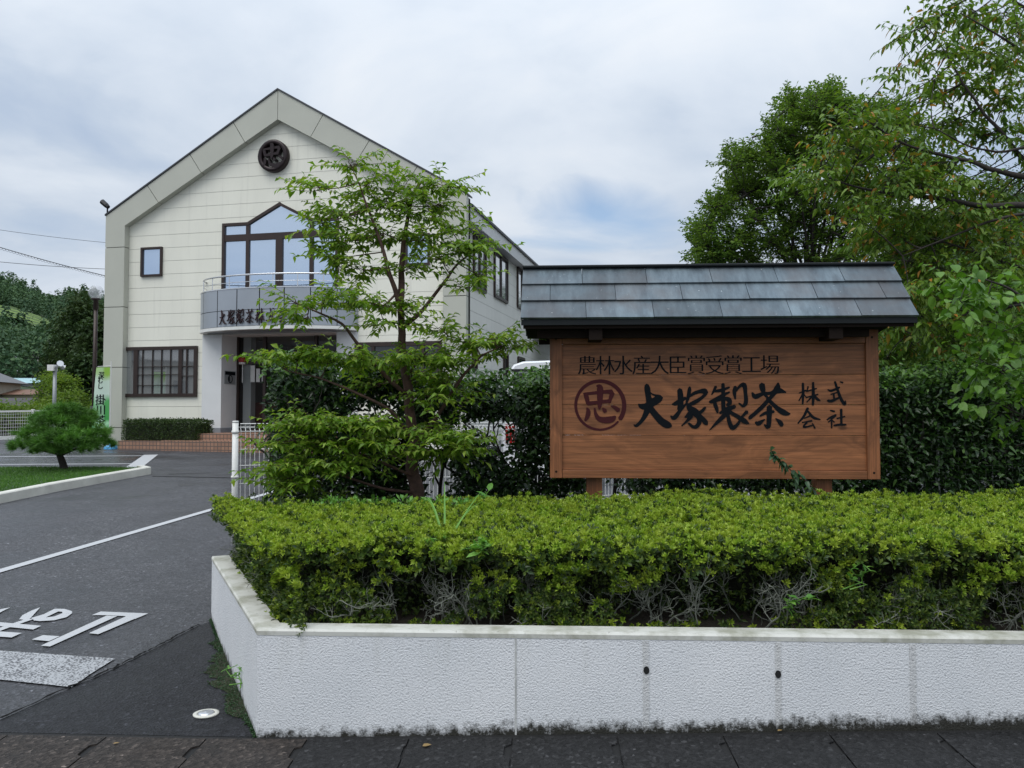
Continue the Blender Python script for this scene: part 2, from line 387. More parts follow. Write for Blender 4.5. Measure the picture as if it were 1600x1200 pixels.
M['white_wall'] = pmat('white_render', (.68, .69, .69), .6, var=.05, vscale=1.2)
M['grey_panel'] = pmat('grey_panel', (.33, .36, .40), .32, .25, var=.05, vscale=1.2)
M['brown_frame'] = pmat('brown_aluminium', (.040, .026, .022), .4, .3)
M['dark_metal'] = pmat('dark_metal', (.02, .02, .022), .4, .5)
M['roof_dark'] = pmat('roof_sheet', (.06, .062, .068), .45, .4)
M['silver'] = pmat('silver_rail', (.62, .63, .65), .28, .8)
M['white_metal'] = pmat('white_metal', (.72, .72, .69), .4, var=.06, vscale=6)
M['grey_wire'] = pmat('grey_wire', (.22, .235, .22), .5, .3)
M['concrete'] = pmat('concrete', (.20, .195, .18), .85, var=.3, vscale=2, bmp=(40, .4))
M['kerb_white'] = pmat('kerb_concrete', (.58, .57, .51), .8, var=.18, vscale=2.5, bmp=(35, .4))
M['emblem'] = pmat('emblem_bronze', (.020, .011, .012), .35, .4); M['letter3d'] = pmat('letter_bronze', (.030, .012, .013), .4, .3)
def mk_glass(name, base, metal, rough=.03, spec=.8):
    t = mat0(name); setc(t, 'Base Color', base); setc(t, 'Metallic', metal); setc(t, 'Roughness', rough); t.b.inputs['Specular IOR Level'].default_value = spec
    bump(t, t.noise(t.obj, .8, 2, .5), .03, .02); return t.m
M['glass_blue'] = mk_glass('sky_glass', (.50, .60, .74), .85)
M['glass_dim'] = mk_glass('window_glass', (.44, .46, .47), .75)
M['glass_dark'] = mk_glass('dark_glass', (.030, .034, .038), .25)
M['curtain'] = pmat('curtain_cloth', (.45, .47, .48), .8)
M['bark_red'] = pmat('reddish_bark', (.085, .046, .034), .8, var=.45, vscale=14, bmp=(35, .8, .01))
M['bark_dark'] = pmat('dark_bark', (.030, .024, .020), .85, var=.4, vscale=12, bmp=(30, .8, .01))
M['bark_grey'] = pmat('lichen_twig', (.165, .175, .145), .85, var=.5, vscale=30, bmp=(60, .6))
M['van_white'] = pmat('car_white', (.74, .75, .77), .22, var=.02); M['red_lens'] = pmat('red_lens', (.30, .012, .012), .2); M['rubber'] = pmat('rubber', (.012, .012, .012), .7)
M['soil'] = pmat('garden_soil', (.030, .022, .015), .95, var=.4, vscale=12, bmp=(25, .9, .03))
M['maroon'] = pmat('maroon_sheet', (.085, .030, .038), .45)
M['red'] = pmat('red_plastic', (.32, .02, .02), .4)
M['plate'] = pmat('brushed_plate', (.42, .43, .44), .35, .6)
# leaf materials
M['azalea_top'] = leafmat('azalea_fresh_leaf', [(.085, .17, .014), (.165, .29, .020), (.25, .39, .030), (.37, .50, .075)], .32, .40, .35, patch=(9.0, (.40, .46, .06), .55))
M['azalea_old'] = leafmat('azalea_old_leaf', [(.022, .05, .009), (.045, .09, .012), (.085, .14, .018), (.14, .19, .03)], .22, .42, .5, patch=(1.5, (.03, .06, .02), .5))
M['maple'] = leafmat('street_tree_leaf', [(.10, .20, .018), (.15, .275, .026), (.21, .345, .04), (.28, .38, .06)], .42, .42, .4)
M['camellia'] = leafmat('camellia_leaf', [(.010, .028, .008), (.016, .042, .010), (.026, .064, .014), (.045, .095, .022)], .14, .30, .32)
M['camellia_new'] = leafmat('camellia_new_leaf', [(.05, .13, .02), (.08, .18, .025), (.11, .22, .035)], .3, .36, .5)
M['zelkova'] = leafmat('zelkova_leaf', [(.058, .13, .028), (.09, .18, .036), (.125, .225, .044), (.17, .265, .05)], .44, .5, .2, patch=(.35, (.11, .17, .03), .5))
M['cherry'] = leafmat('cherry_leaf', [(.07, .15, .022), (.095, .19, .026), (.13, .23, .030), (.165, .26, .034), (.18, .25, .030), (.145, .225, .028), (.10, .20, .028), (.12, .22, .028), (.155, .25, .028), (.10, .19, .026), (.13, .23, .028), (.175, .27, .04), (.13, .22, .028), (.145, .245, .03), (.10, .20, .03), (.08, .16, .024), (.12, .22, .03), (.14, .24, .03), (.16, .25, .03), (.11, .20, .03), (.42, .20, .035)], .34, .45, .4)
M['redbud'] = leafmat('round_leaf', [(.08, .19, .024), (.11, .24, .032), (.15, .29, .045)], .35, .42, .4)
M['cedar'] = leafmat('cedar_foliage', [(.020, .044, .016), (.030, .060, .020), (.046, .084, .026)], .15, .6, .2, patch=(.5, (.055, .085, .024), .5))
M['forest'] = leafmat('hazy_forest_foliage', [(.058, .115, .055), (.08, .15, .066), (.11, .185, .078)], .1, .6, .15, patch=(.09, (.040, .078, .048), .7))  # distance haze is mixed into these greens: paler and bluer than near leaves
M['bush'] = leafmat('bush_leaf', [(.10, .18, .028), (.15, .24, .034), (.20, .28, .045)], .35, .5, .2, patch=(.6, (.08, .14, .03), .5))
M['pine'] = leafmat('pine_needle', [(.065, .19, .024), (.10, .26, .032), (.15, .32, .05)], .15, .45, .35, patch=(2.0, (.02, .05, .012), .5))
M['clipped'] = leafmat('clipped_leaf', [(.022, .048, .012), (.036, .070, .014), (.055, .095, .018)], .2, .45, .4)
M['grass'] = leafmat('grass_blade', [(.055, .15, .02), (.08, .20, .026), (.115, .24, .036)], .25, .5, .3, patch=(.5, (.03, .085, .012), .5))
M['weed'] = leafmat('weed_leaf', [(.10, .27, .045), (.15, .34, .06), (.20, .40, .08)], .35, .42, .4)
M['ivy'] = leafmat('vine_leaf', [(.03, .075, .03), (.045, .10, .04)], .2, .42, .4)
M['moss'] = pmat('moss', (.020, .024, .008), .95, var=.5, vscale=20, bmp=(70, 1.0, .01))
M['dead_leaf'] = leafmat('fallen_leaf', [(.20, .10, .04), (.30, .22, .09)], .1, .6, .3)

# ================================================================== GROUND
xs = np.unique(np.concatenate([np.arange(-40, 40.1, 1.0), [-1.26, 7.74], np.array([-900, -500, -250, -120, -70, -50, 50, 70, 120, 250, 500, 900])]))
ys = np.unique(np.concatenate([np.arange(-12, 40.1, 1.0), [4.09, 6.5, 9.5], np.array([-600, -200, -80, -40, -20, 50, 70, 120, 300, 700, 1200])]))
GX, GY = np.meshgrid(xs, ys, indexing='ij')
mb = MB(); mb.grid(np.stack([GX, GY, g(GX, GY)], -1), flip=False)
struct(mb.build('ground', M['asphalt']))
def sheet(name, mat, pts, lift, sub=8):
    """flat marking laid on the ground: polygon of ground points, split so that it follows the slope"""
    P = np.array(pts, float); mb = MB(); mb.poly([(p[0], p[1], float(g(p[0], p[1])) + lift) for p in P]); return mb.build(name, mat)
P0 = ground(400.5, 1153.0); P1 = ground(330.0, 968.0)
FR = -0.0436                               # the planter front swings a little toward the camera on the right
e_f = np.array([math.cos(FR), math.sin(FR)]); n_f = np.array([-math.sin(FR), math.cos(FR)])
M['seam'] = pmat('asphalt_seam', (.008, .008, .008), .9, var=.5, vscale=30, spec=.1)
# newer, darker asphalt between the yard and the gutter
J = [ground(0, 1126), ground(165, 1052), ground(250, 1010), ground(310, 978)]
far_l = J[0] + (J[0] - J[1]) * .55
gut_l = far_l[:2] + n_f * float((P0[:2] - far_l[:2]) @ n_f)
pv = [q[:2] for q in (gut_l, P0, P1 + np.array([.05, .0, 0]), J[3], J[2], J[1], J[0], far_l)]
struct(sheet('pavement', M['asphalt_near'], pv, .004))
for A_, B_ in zip(J[:-1], J[1:]): line_pts = None
crk = MB(); jj = np.array([[np.interp(x, range(4), [q[k_] for q in J]) for k_ in (0, 1)] for x in np.linspace(0, 3, 60)]); jj += rng.normal(size=jj.shape) * .008; jd = unit(np.gradient(jj, axis=0)); jn = np.stack([-jd[:, 1], jd[:, 0]], 1); jw = rng.uniform(.003, .013, 60)
crk.grid(np.array([[(p[0] + q[0] * w * s_, p[1] + q[1] * w * s_, float(g(*p)) + .0135) for s_ in (-1, 1)] for p, q, w in zip(jj, jn, jw)]), flip=True); struct(crk.build('pavement_joint', M['seam']))
# moss in the angle between pavement and planter
mm = MB(); k = 90
A = [P0[:2] * (1 - i / k) + P1[:2] * (i / k) for i in range(k + 1)]
sdir = unit(P1[:2] - P0[:2]); out = np.array([-sdir[1], sdir[0]])
pr_n = np.convolve(rng.random(k + 9), np.ones(9) / 9, 'valid'); pr_m = np.convolve(rng.random(k + 3), np.ones(3) / 3, 'valid')
prof = [.012 + .15 * max(0., math.sin(min(1, i / k * 1.15) * math.pi)) ** .8 * max(.05, .2 + 2.2 * (pr_n[i] - .35) + .8 * (pr_m[i] - .5)) for i in range(k + 1)]
rows = [[(a[0] + out[0] * w, a[1] + out[1] * w, float(g(*(a + out * w))) + .007) for w in (0, p * .6, p)] for a, p in zip(A, prof)]
mm.grid(np.array(rows)); tag(mm.build('moss', M['moss']), 'dark green moss creeping along the foot of the planter side wall', 'moss', kind='stuff')
ml = MB(); q = []
for _ in range(2600):
    i = random.randrange(k); a = A[i]; w = prof[i] * random.random() ** .8 * 1.05
    q.append((a[0] + out[0] * w, a[1] + out[1] * w, float(g(a[0], a[1])) + .006))
q = np.array(q); dd = rng.normal(size=(2600, 3)); dd[:, 2] = abs(dd[:, 2]) * .8 + .3
ml.leaves(q, dd, rng.normal(size=(2600, 3)), rng.uniform(.006, .020, 2600), .005, 'q')
tag(ml.build('moss_tufts', M['ivy']), 'tiny moss tufts at the foot of the planter side wall', 'moss', kind='stuff')

# painted markings
def line(name, mat, a, b, w, lift=.008):
    a, b = np.array(a[:2]), np.array(b[:2]); d = unit(b - a); s_ = np.array([-d[1], d[0]]) * w / 2; mb = MB(); N = 24
    rows = []
    for i in range(N + 1):
        c = a + (b - a) * i / N; rows.append([(p[0], p[1], float(g(*p)) + lift) for p in (c - s_, c + s_)])
    mb.grid(np.array(rows), flip=True); return struct(mb.build(name, mat))
a, b = ground(0, 893), ground(368, 786)
line('painted_line', M['paint_white'], a - (b - a) * .6, b + (b - a) * 1.0, .115)
line('painted_line', M['paint_white'], ground(198, 739), ground(236, 711), .34, .009)
line('painted_line', M['paint_white'], ground(-300, 728), ground(210, 725), .12)
line('painted_line', M['paint_white'], ground(-300, 716), ground(225, 712.5), .12)
struct(sheet('stop_line', M['paint_worn'], [ground(-160, 1008), ground(0, 1018.5), ground(180, 1031), ground(140, 1056), ground(112, 1076), ground(0, 1064), ground(-160, 1050)], .009))
# STOP lettering (to-ma-re) faces drivers leaving the yard, so it lies upside down from here
def mark(name, polys):
    mb = MB()
    for i, P in enumerate(polys): mb.poly([(q[0], q[1], float(g(q[0], q[1])) + .008 + i * .0004) for q in [ground(*p) for p in P]])
    return struct(mb.build(name, M['paint_white']))
def z4(pts): return [(x / 6.154, 920 + y / 6.154) for x, y in pts]
mark('stop_lettering', [z4([(885, 262), (968, 228), (1425, 246), (1300, 300), (1200, 272), (1040, 264)]),
    z4([(1025, 268), (1128, 272), (480, 566), (392, 558)]), z4([(1210, 276), (1335, 282), (945, 448), (855, 438)]),
    z4([(305, 500), (412, 458), (575, 468), (470, 516)])])
th = [math.pi * 2 * i / 28 for i in range(28)]
loop = []
for i, t in enumerate(th):
    pass
def ring_quads(ctr, sh):
    out_, in_ = [], []
    return out_
OUT = [(185, 300), (215, 262), (385, 188), (372, 205), (330, 250), (300, 285), (420, 255), (520, 205), (620, 205), (680, 220), (694, 242), (660, 272), (560, 306), (450, 318), (380, 322), (320, 312), (255, 300)]
mark('stop_lettering', [z4([(185, 302), (215, 264), (300, 220), (385, 188), (295, 290), (255, 312)]),
    z4([(300, 290), (420, 255), (525, 202), (560, 228), (440, 285), (330, 318)]), z4([(525, 202), (620, 204), (690, 225), (694, 245), (600, 246), (598, 232), (560, 228)]),
    z4([(600, 246), (694, 245), (640, 284), (520, 314), (380, 322), (330, 316), (440, 286), (520, 278)]),
    z4([(255, 300), (330, 300), (100, 380), (-60, 440), (-160, 440)]),
    z4([(-220, 330), (0, 334), (395, 368), (320, 404), (0, 372), (-260, 372)]), z4([(-260, 420), (0, 424), (210, 438), (110, 482), (0, 474), (-320, 462)])])
mark('stop_lettering', [z4([(-130, 268), (-40, 214), (98, 188), (24, 224), (-90, 292)]), z4([(-190, 300), (-110, 300), (-640, 560), (-740, 556)]), z4([(-520, 330), (-300, 332), (-350, 360), (-580, 358)]), z4([(-330, 360), (-250, 350), (-420, 520), (-500, 520)])])
# gutter covers along the planter front
cov = MB(); W_ = .5
def cover(i):
    t = thing('gutter_cover', '', 'gutter cover', (0, 0, 0))
    o0 = P0[:2] - n_f * .045 + e_f * (.27 - .5 + i * .5)
    mb = MB()
    def pt(s_, d_): 
        p = o0 + e_f * s_ - n_f * d_; return (p[0], p[1], float(g(p[0], p[1])))
    gp = .004; cut = .035 if i not in (1,) else .012
    out_ = [(gp, 0), (W_ - gp, 0), (W_ - gp, .08), (W_ - cut, .10), (W_ - cut, .20), (W_ - gp, .22), (W_ - gp, .6), (gp, .6)]
    top = [np.array(pt(*q)) + (0, 0, .012) for q in out_]; mb.prism(top, (0, 0, -.10))
    o = mb.build('slab', M['cover'] if i > 0 else M['cover_brown'], t); return t
M['cover'] = mk_asphalt('gutter_concrete', (.013, .013, .0135), (.023, .023, .0235), .55, .25); M['cover_brown'] = mk_asphalt('gutter_concrete_brown', (.030, .025, .022), (.050, .041, .035), .6, .25)
names = {-3: 'brownish gutter cover third left of the planter corner', -2: 'brownish gutter cover second left of the planter corner', -1: 'brownish gutter cover just left of the planter corner', 0: 'gutter cover straddling the white planter corner', 1: 'dark wet gutter cover right of the planter corner', 2: 'dark gutter cover under the first planter joint strip', 3: 'dark gutter cover left of the first weep hole', 4: 'dark gutter cover under the first weep hole', 5: 'dark gutter cover under the second weep hole', 6: 'dark gutter cover under the last planter joint strip', 7: 'dark gutter cover at the right edge of the picture'}
for i in range(-8, 8):
    t = cover(i); t['label'] = names.get(i, 'brownish gutter cover farther along the mouth of the driveway'); t['group'] = 'gutter covers along the kerb'
dk = MB(); A_, B_ = P0[:2] - e_f * 6 - n_f * .035, P0[:2] + e_f * 9 - n_f * .035
rows = [[(p[0] + n_f[0] * w, p[1] + n_f[1] * w, float(g(*(p + n_f * w))) - .004 + .008 * (w > 0)) for w in (-.62, 0.03)] for p in [A_ + (B_ - A_) * i / 30 for i in range(31)]]
dk.grid(np.array(rows)); struct(dk.build('gutter', M['black']))

# survey disc
c = ground(322, 1117); t = thing('survey_marker', 'round metal survey marker set in the dark pavement by the planter', 'survey marker', c + (0, 0, .004))
MB().lathe([(0, .0), (.066, 0), (.066, .006), (.045, .008), (.044, .004)], 28).build('rim', M['kerb_white'], t, True)
MB().lathe([(.042, .003), (.040, .010), (.030, .013), (.012, .012), (0, .015)], 28).build('disc', M['silver'], t, True)

# ================================================================== PLANTER
z_top = at(402.0, 984.0, P0[1])[2]
pl = thing('planter_wall', 'low white roughcast planter wall round the clipped hedge', 'planter wall', (P0[0], P0[1], 0), FR)
def loc(p): d = np.array(p[:2]) - P0[:2]; return np.array([d @ e_f, d @ n_f])
p1 = loc(P1); LEN = 7.5; WT = .13
def wall_sheet(A, B, nx, name='roughcast_face'):
    mb = MB(); rows = []; ab = []
    for i in range(nx + 1):
        p = A + (B - A) * i / nx; w = P0[:2] + e_f * p[0] + n_f * p[1]; zb = float(g(*w)) - .02
        rows.append([(p[0], p[1], zb + (z_top - zb) * j / 8) for j in range(9)]); ab += [(z_top - zb) * j / 8 - .02 for j in range(9)]
    mb.grid(np.array(rows), flip=True); o = mb.build(name, M['stucco'], pl)
    at_ = o.data.attributes.new('above', 'FLOAT', 'POINT'); at_.data.foreach_set('value', np.array(ab, np.float32)); return o
wall_sheet(np.array([0., 0.]), np.array([LEN, 0.]), 40); wall_sheet(p1, np.array([0., 0.]), 14)
# coping: one mitred loop, with the inner face down to the soil
sd2 = unit(p1); inn = np.array([sd2[1], -sd2[0]])
def mitre(w): # inner corner at distance w from both faces
    A = np.array([[0, 1.0], inn]); return np.linalg.solve(A, np.array([w, w]))
cp = MB(); prof = [(-.002, z_top - .026), (-.004, z_top - .005), (.004, z_top + .006), (WT - .01, z_top + .006), (WT, z_top - .01), (WT, z_top - .12)]
rows = []
ends = [p1 + sd2 * .0, None, np.array([LEN, 0])]
back = unit(np.array([math.cos(R(24) - FR), math.sin(R(24) - FR)]))
for w, z in prof:
    m0 = p1 + inn * w; m1 = mitre(w); m2 = np.array([LEN, w])
    rows.append([(m0[0], m0[1], z)] + [tuple(m0 + (m1 - m0) * f) + (z,) for f in (.33, .66)] + [(m1[0], m1[1], z)] + [tuple(m1 + (m2 - m1) * f) + (z,) for f in (.2, .4, .6, .8)] + [(m2[0], m2[1], z)])
cp.grid(np.array(rows)); cp.build('coping', M['coping'], pl)
# closed end at the far corner and the return behind the hedge
MB().prism([(p1[0], p1[1], .0), (p1[0], p1[1], z_top), (p1[0] + inn[0] * WT, p1[1] + inn[1] * WT, z_top), (p1[0] + inn[0] * WT, p1[1] + inn[1] * WT, .0)], (back[0] * .1, back[1] * .1, 0)).build('end_return', M['coping'], pl)
for px in (1010, 1215, 1421, 1630):
    w = at(px, 1060, P0[1] - .1); s_ = loc(w)[0]; wd = .0145
    zb = float(g(*(P0[:2] + e_f * s_)))
    jo = MB().box((s_ - wd, -.0035, zb - .01), (s_ + wd, .01, z_top - .032)).build('joint_strip', M['joint_stained'], pl); aj = jo.data.attributes.new('above', 'FLOAT', 'POINT'); aj.data.foreach_set('value', np.array([-.01] * 4 + [z_top - .032 - zb] * 4, np.float32))
s_ = loc(at(806, 1060, P0[1] - .05))[0]; zb = float(g(*(P0[:2] + e_f * s_))); jo = MB().box((s_ - .0045, -.003, zb - .01), (s_ + .0045, .01, z_top - .028)).build('joint_strip', M['joint'], pl)
for px, py in ((1010.5, 1048.5), (1214.5, 1052)):
    w = at(px, py, P0[1] - .1); s_ = loc(w)[0]; mb = MB()
    ring = [(math.cos(a) * .014 + s_, math.sin(a) * .019 + w[2]) for a in np.linspace(0, 2 * math.pi, 17)[:-1]]
    mb.prism([(x, -.0065, z) for x, z in ring][::-1], (0, .02, 0)); mb.build('weep_hole', M['black'], pl)
so_ = MB(); cA = mitre(WT); zs = z_top - .05
pts = [cA, np.array([LEN, WT]), np.array([LEN, 4.2]), p1 + back * 3.0 + inn * .1, p1 + inn * WT]
so_.poly([(p[0], p[1], zs + (0 if i in (0, 1, 4) else .06)) for i, p in enumerate(pts)])
o = so_.build('soil', M['soil']); o.parent = None; o.location = (P0[0], P0[1], 0); o.rotation_euler = (0, 0, FR); struct(o)
def Wd(s_, t_, z=0.): # planter-local to world
    p = P0[:2] + e_f * s_ + n_f * t_; return np.array([p[0], p[1], z])

# ================================================================== BRUSH LETTERS (stroke centre lines with half-widths)
BR = {}
BR['big'] = [(865, 410, 905, 860), [[(890, 412, 18), (897, 450, 27), (905, 520, 25), (918, 590, 30), (905, 655, 30), (860, 750, 20), (812, 812, 15), (775, 838, 13), (752, 826, 4)],
    [(803, 612, 6), (830, 632, 22), (880, 638, 30), (935, 605, 34), (1000, 568, 34), (1040, 550, 24), (1058, 545, 6)], [(905, 440, 10), (925, 488, 6), (965, 515, 8), (1025, 532, 14), (1050, 550, 10)],
    [(915, 640, 28), (955, 690, 28), (1000, 745, 30), (1050, 795, 32), (1100, 825, 33), (1140, 832, 20), (1150, 830, 6)]], (745, 405, 1155, 860)]
BR['mound'] = [None, [[(1158, 612, 6), (1190, 608, 18), (1240, 580, 20), (1300, 548, 12)], [(1238, 462, 22), (1245, 520, 26), (1248, 590, 25), (1238, 670, 24)], [(1142, 735, 6), (1165, 755, 18), (1195, 740, 20), (1250, 668, 14), (1315, 598, 8)],
    [(1343, 435, 10), (1340, 470, 17), (1325, 545, 15), (1308, 600, 9)], [(1335, 535, 10), (1390, 500, 15), (1450, 480, 17), (1500, 478, 24), (1532, 496, 6)], [(1515, 500, 14), (1470, 545, 14), (1400, 590, 18), (1345, 615, 16)],
    [(1318, 610, 12), (1345, 660, 28), (1400, 700, 34), (1435, 750, 22), (1440, 800, 20), (1410, 845, 18), (1370, 845, 14), (1330, 812, 10)], [(1365, 690, 26), (1315, 735, 16), (1290, 748, 6)], [(1360, 735, 18), (1310, 790, 11), (1255, 838, 4)],
    [(1505, 645, 9), (1470, 685, 15), (1420, 715, 14)], [(1430, 715, 16), (1475, 765, 20), (1508, 805, 22), (1522, 825, 8)]], (1138, 430, 1535, 860)]
BR['make'] = [None, [[(150, 430, 12), (132, 470, 12), (105, 515, 5)], [(118, 480, 8), (200, 470, 15), (292, 438, 8)], [(85, 590, 12), (120, 580, 18), (220, 522, 15), (292, 488, 8)], [(225, 402, 14), (226, 480, 17), (226, 600, 18), (228, 700, 18)],
    [(130, 560, 14), (142, 620, 17), (158, 665, 16), (165, 702, 9)], [(120, 590, 10), (210, 560, 15), (280, 562, 20), (292, 600, 20), (265, 625, 12)],
    [(352, 432, 14), (343, 490, 17), (352, 560, 6)], [(362, 480, 6), (395, 432, 12), (445, 412, 20), (458, 500, 16), (462, 590, 18), (432, 632, 13), (388, 602, 5)],
    [(190, 705, 10), (260, 670, 22), (335, 640, 16), (350, 630, 8)], [(305, 655, 16), (225, 740, 20), (150, 812, 13), (80, 882, 3)], [(272, 715, 14), (288, 800, 18), (320, 858, 20), (372, 822, 13), (420, 745, 10), (472, 690, 16)], [(285, 690, 16), (380, 745, 18), (445, 788, 22), (490, 815, 6)]], (75, 400, 495, 885)]
BR['tea'] = [None, [[(528, 495, 8), (560, 535, 22), (640, 505, 16), (720, 500, 15), (800, 472, 26), (878, 492, 6)], [(630, 410, 26), (638, 460, 24), (655, 505, 14), (690, 550, 10)], [(800, 395, 8), (790, 445, 26), (745, 515, 18), (690, 575, 15)],
    [(725, 535, 14), (640, 632, 18), (560, 705, 17), (505, 752, 16), (498, 770, 6)], [(685, 555, 16), (770, 640, 18), (835, 690, 26), (890, 712, 18), (920, 710, 4)], [(605, 738, 6), (665, 705, 14), (750, 690, 12)], [(705, 640, 24), (702, 740, 22), (690, 848, 18), (650, 826, 6)],
    [(560, 800, 10), (592, 812, 20), (655, 770, 5)], [(770, 762, 5), (812, 800, 19), (832, 832, 18)]], (495, 392, 922, 870)]
BR['stock'] = [None, [[(1055, 398, 10), (1056, 500, 12), (1050, 614, 7)], [(1013, 500, 5), (1085, 472, 9)], [(1052, 505, 8), (1012, 578, 6)], [(1062, 510, 6), (1085, 540, 5)], [(1108, 430, 7), (1095, 482, 6)], [(1090, 482, 7), (1195, 452, 7)], [(1085, 545, 7), (1210, 512, 7)], [(1160, 390, 9), (1160, 520, 13), (1155, 622, 9)], [(1152, 530, 8), (1092, 592, 5)], [(1165, 520, 8), (1200, 560, 12), (1230, 578, 5)]], (1010, 388, 1232, 628)]
BR['style'] = [None, [[(1310, 465, 5), (1350, 475, 11), (1432, 440, 8)], [(1385, 382, 9), (1412, 470, 12), (1445, 560, 13), (1482, 615, 14), (1490, 578, 4)], [(1438, 384, 6), (1466, 392, 10)], [(1342, 512, 7), (1402, 495, 7)], [(1370, 505, 9), (1375, 562, 10)], [(1308, 578, 10), (1350, 580, 13), (1428, 545, 7)]], (1305, 380, 1495, 625)]
BR['meet'] = [None, [[(1102, 655, 12), (1060, 738, 10), (998, 812, 6)], [(1103, 688, 9), (1160, 752, 12), (1228, 772, 6)], [(1060, 762, 5), (1122, 735, 8)], [(1042, 802, 5), (1142, 785, 9)], [(1092, 800, 8), (1055, 850, 8), (1142, 835, 7)], [(1148, 812, 6), (1172, 862, 9)]], (996, 650, 1230, 868)]
BR['firm'] = [None, [[(1335, 678, 8), (1376, 690, 10)], [(1298, 775, 6), (1345, 745, 9), (1392, 724, 7)], [(1390, 732, 7), (1310, 800, 6)], [(1345, 760, 9), (1345, 860, 7)], [(1350, 780, 6), (1375, 800, 6)], [(1445, 668, 13), (1445, 822, 11)], [(1400, 762, 7), (1482, 740, 7)], [(1368, 832, 7), (1430, 825, 10), (1492, 825, 7)]], (1296, 665, 1494, 865)]
BR['loyal'] = [None, [[(222, 498, 6), (245, 520, 20), (258, 560, 20), (268, 608, 16)], [(232, 505, 13), (380, 490, 15), (480, 482, 18), (520, 488, 26)], [(528, 495, 22), (510, 545, 17), (495, 595, 14)], [(265, 605, 18), (380, 592, 15), (500, 578, 17)], [(362, 420, 8), (395, 440, 28), (396, 540, 26), (392, 620, 20), (388, 664, 8)],
    [(258, 652, 8), (272, 690, 20), (262, 740, 20), (238, 784, 10)], [(338, 655, 8), (352, 720, 16), (385, 765, 22), (450, 780, 28), (520, 770, 28), (556, 742, 12)], [(425, 655, 8), (448, 682, 20), (462, 692, 8)], [(515, 630, 6), (555, 648, 16), (592, 678, 20)]], (222, 415, 600, 790)]
def smooth_stroke(st, sub=4):
    P = np.array(st, float)
    if len(P) < 3: 
        f = np.linspace(0, 1, 6)[:, None]; return P[0] * (1 - f) + P[1] * f
    Q = np.vstack([2 * P[0] - P[1], P, 2 * P[-1] - P[-2]]); res = []
    for i in range(1, len(Q) - 2):
        for u in np.arange(sub) / sub:
            a, b, c, d = Q[i - 1], Q[i], Q[i + 1], Q[i + 2]
            res.append(.5 * (2 * b + (c - a) * u + (2 * a - 5 * b + 4 * c - d) * u * u + (3 * b - a - 3 * c + d) * u ** 3))
    res.append(P[-1]); res = np.array(res); res[:, 2] = np.maximum(res[:, 2] * 1.18, 2); return res
def brush(mb, strokes, f, depth, lift=.0003, thick=None):
    """f maps glyph (x,y) to a 3-D point and also returns the outward direction; every stroke is a thin raised slip"""
    for si, st in enumerate(strokes):
        Q = smooth_stroke(st); T = np.gradient(Q[:, :2], axis=0); T = unit(T); Nn = np.stack([-T[:, 1], T[:, 0]], 1)
        L_, R_ = Q[:, :2] + Nn * Q[:, 2:3], Q[:, :2] - Nn * Q[:, 2:3]
        a0 = Q[0, :2] - T[0] * Q[0, 2] * .7; b0 = Q[-1, :2] + T[-1] * Q[-1, 2] * .7
        dz = depth + si * lift; m = len(Q)
        front = [f(p, dz) for p in L_] + [f(p, dz) for p in R_] + [f(a0, dz), f(b0, dz)]
        backp = [f(p, 0) for p in L_] + [f(p, 0) for p in R_] + [f(a0, 0), f(b0, 0)]
        Fs = []
        for i in range(m - 1): Fs.append((i, i + 1, m + i + 1, m + i))
        Fs += [(0, m, 2 * m), (m - 1, 2 * m + 1, 2 * m - 1)]
        o_ = 2 * m + 2
        loop = [2 * m] + list(range(0, m)) + [2 * m + 1] + list(range(2 * m - 1, m - 1, -1))
        for a, b in zip(loop, loop[1:] + loop[:1]): Fs.append((a, b, b + o_, a + o_))
        mb.add(np.array(front + backp), Fs)
def text_mesh(body, size, off=0.0):
    """outlines of plain characters from Blender's own font, as (verts, faces) in a 2-D plane"""
    cu = bpy.data.curves.new('lettering_tmp', 'FONT'); cu.body = body; cu.size = size; cu.resolution_u = 3; cu.offset = off
    o = bpy.data.objects.new('lettering_tmp', cu); COL.objects.link(o); bpy.context.view_layer.update()
    me = o.evaluated_get(bpy.context.evaluated_depsgraph_get()).to_mesh()
    V = np.array([v.co[:] for v in me.vertices]).reshape(-1, 3); Fs = [tuple(p.vertices) for p in me.polygons]
    o.evaluated_get(bpy.context.evaluated_depsgraph_get()).to_mesh_clear(); bpy.data.objects.remove(o); bpy.data.curves.remove(cu); return V, Fs

# ================================================================== SIGN
SY = R(-3.3); S0 = at(859.5, 747, 6.42); S0[2] = 0
sg = thing('sign_board', 'large wooden company sign with copper roof standing behind the clipped hedge', 'sign', S0, SY)
BW, Z0, Z1 = 2.502, 1.106, 2.247
def sx(px): return (px - 859.5) / (1374 - 859.5) * BW
def sz(py): return Z0 + (747.6 - py) / (747.6 - 517.0) * (Z1 - Z0)
for px in (930.5, 1293):
    s_ = sx(px); mb = MB(); mb.box((s_ - .062, .085, .35), (s_ + .062, .205, 2.47)); bevel(mb.build('post', M['stile'], sg), .006)
pb = MB(); zs_ = [sz(735), sz(680.5), sz(633), sz(586), sz(538)]
for a, b in zip(zs_[:-1], zs_[1:]): pb.box((.09, .024, a + .0012), (BW - .09, .075, b - .0012))
bevel(pb.build('planks', M['plank'], sg), .002, 1)
fr = MB(); fr.box((0, 0, Z0), (.095, .082, Z1)); bevel(fr.build('stile', M['stile'], sg), .004)
fr = MB(); fr.box((BW - .095, 0, Z0), (BW, .082, Z1)); bevel(fr.build('stile', M['stile'], sg), .004)
fr = MB(); fr.box((.0965, .003, sz(538)), (BW - .0965, .082, Z1)); bevel(fr.build('rail', M['plank'], sg), .004)
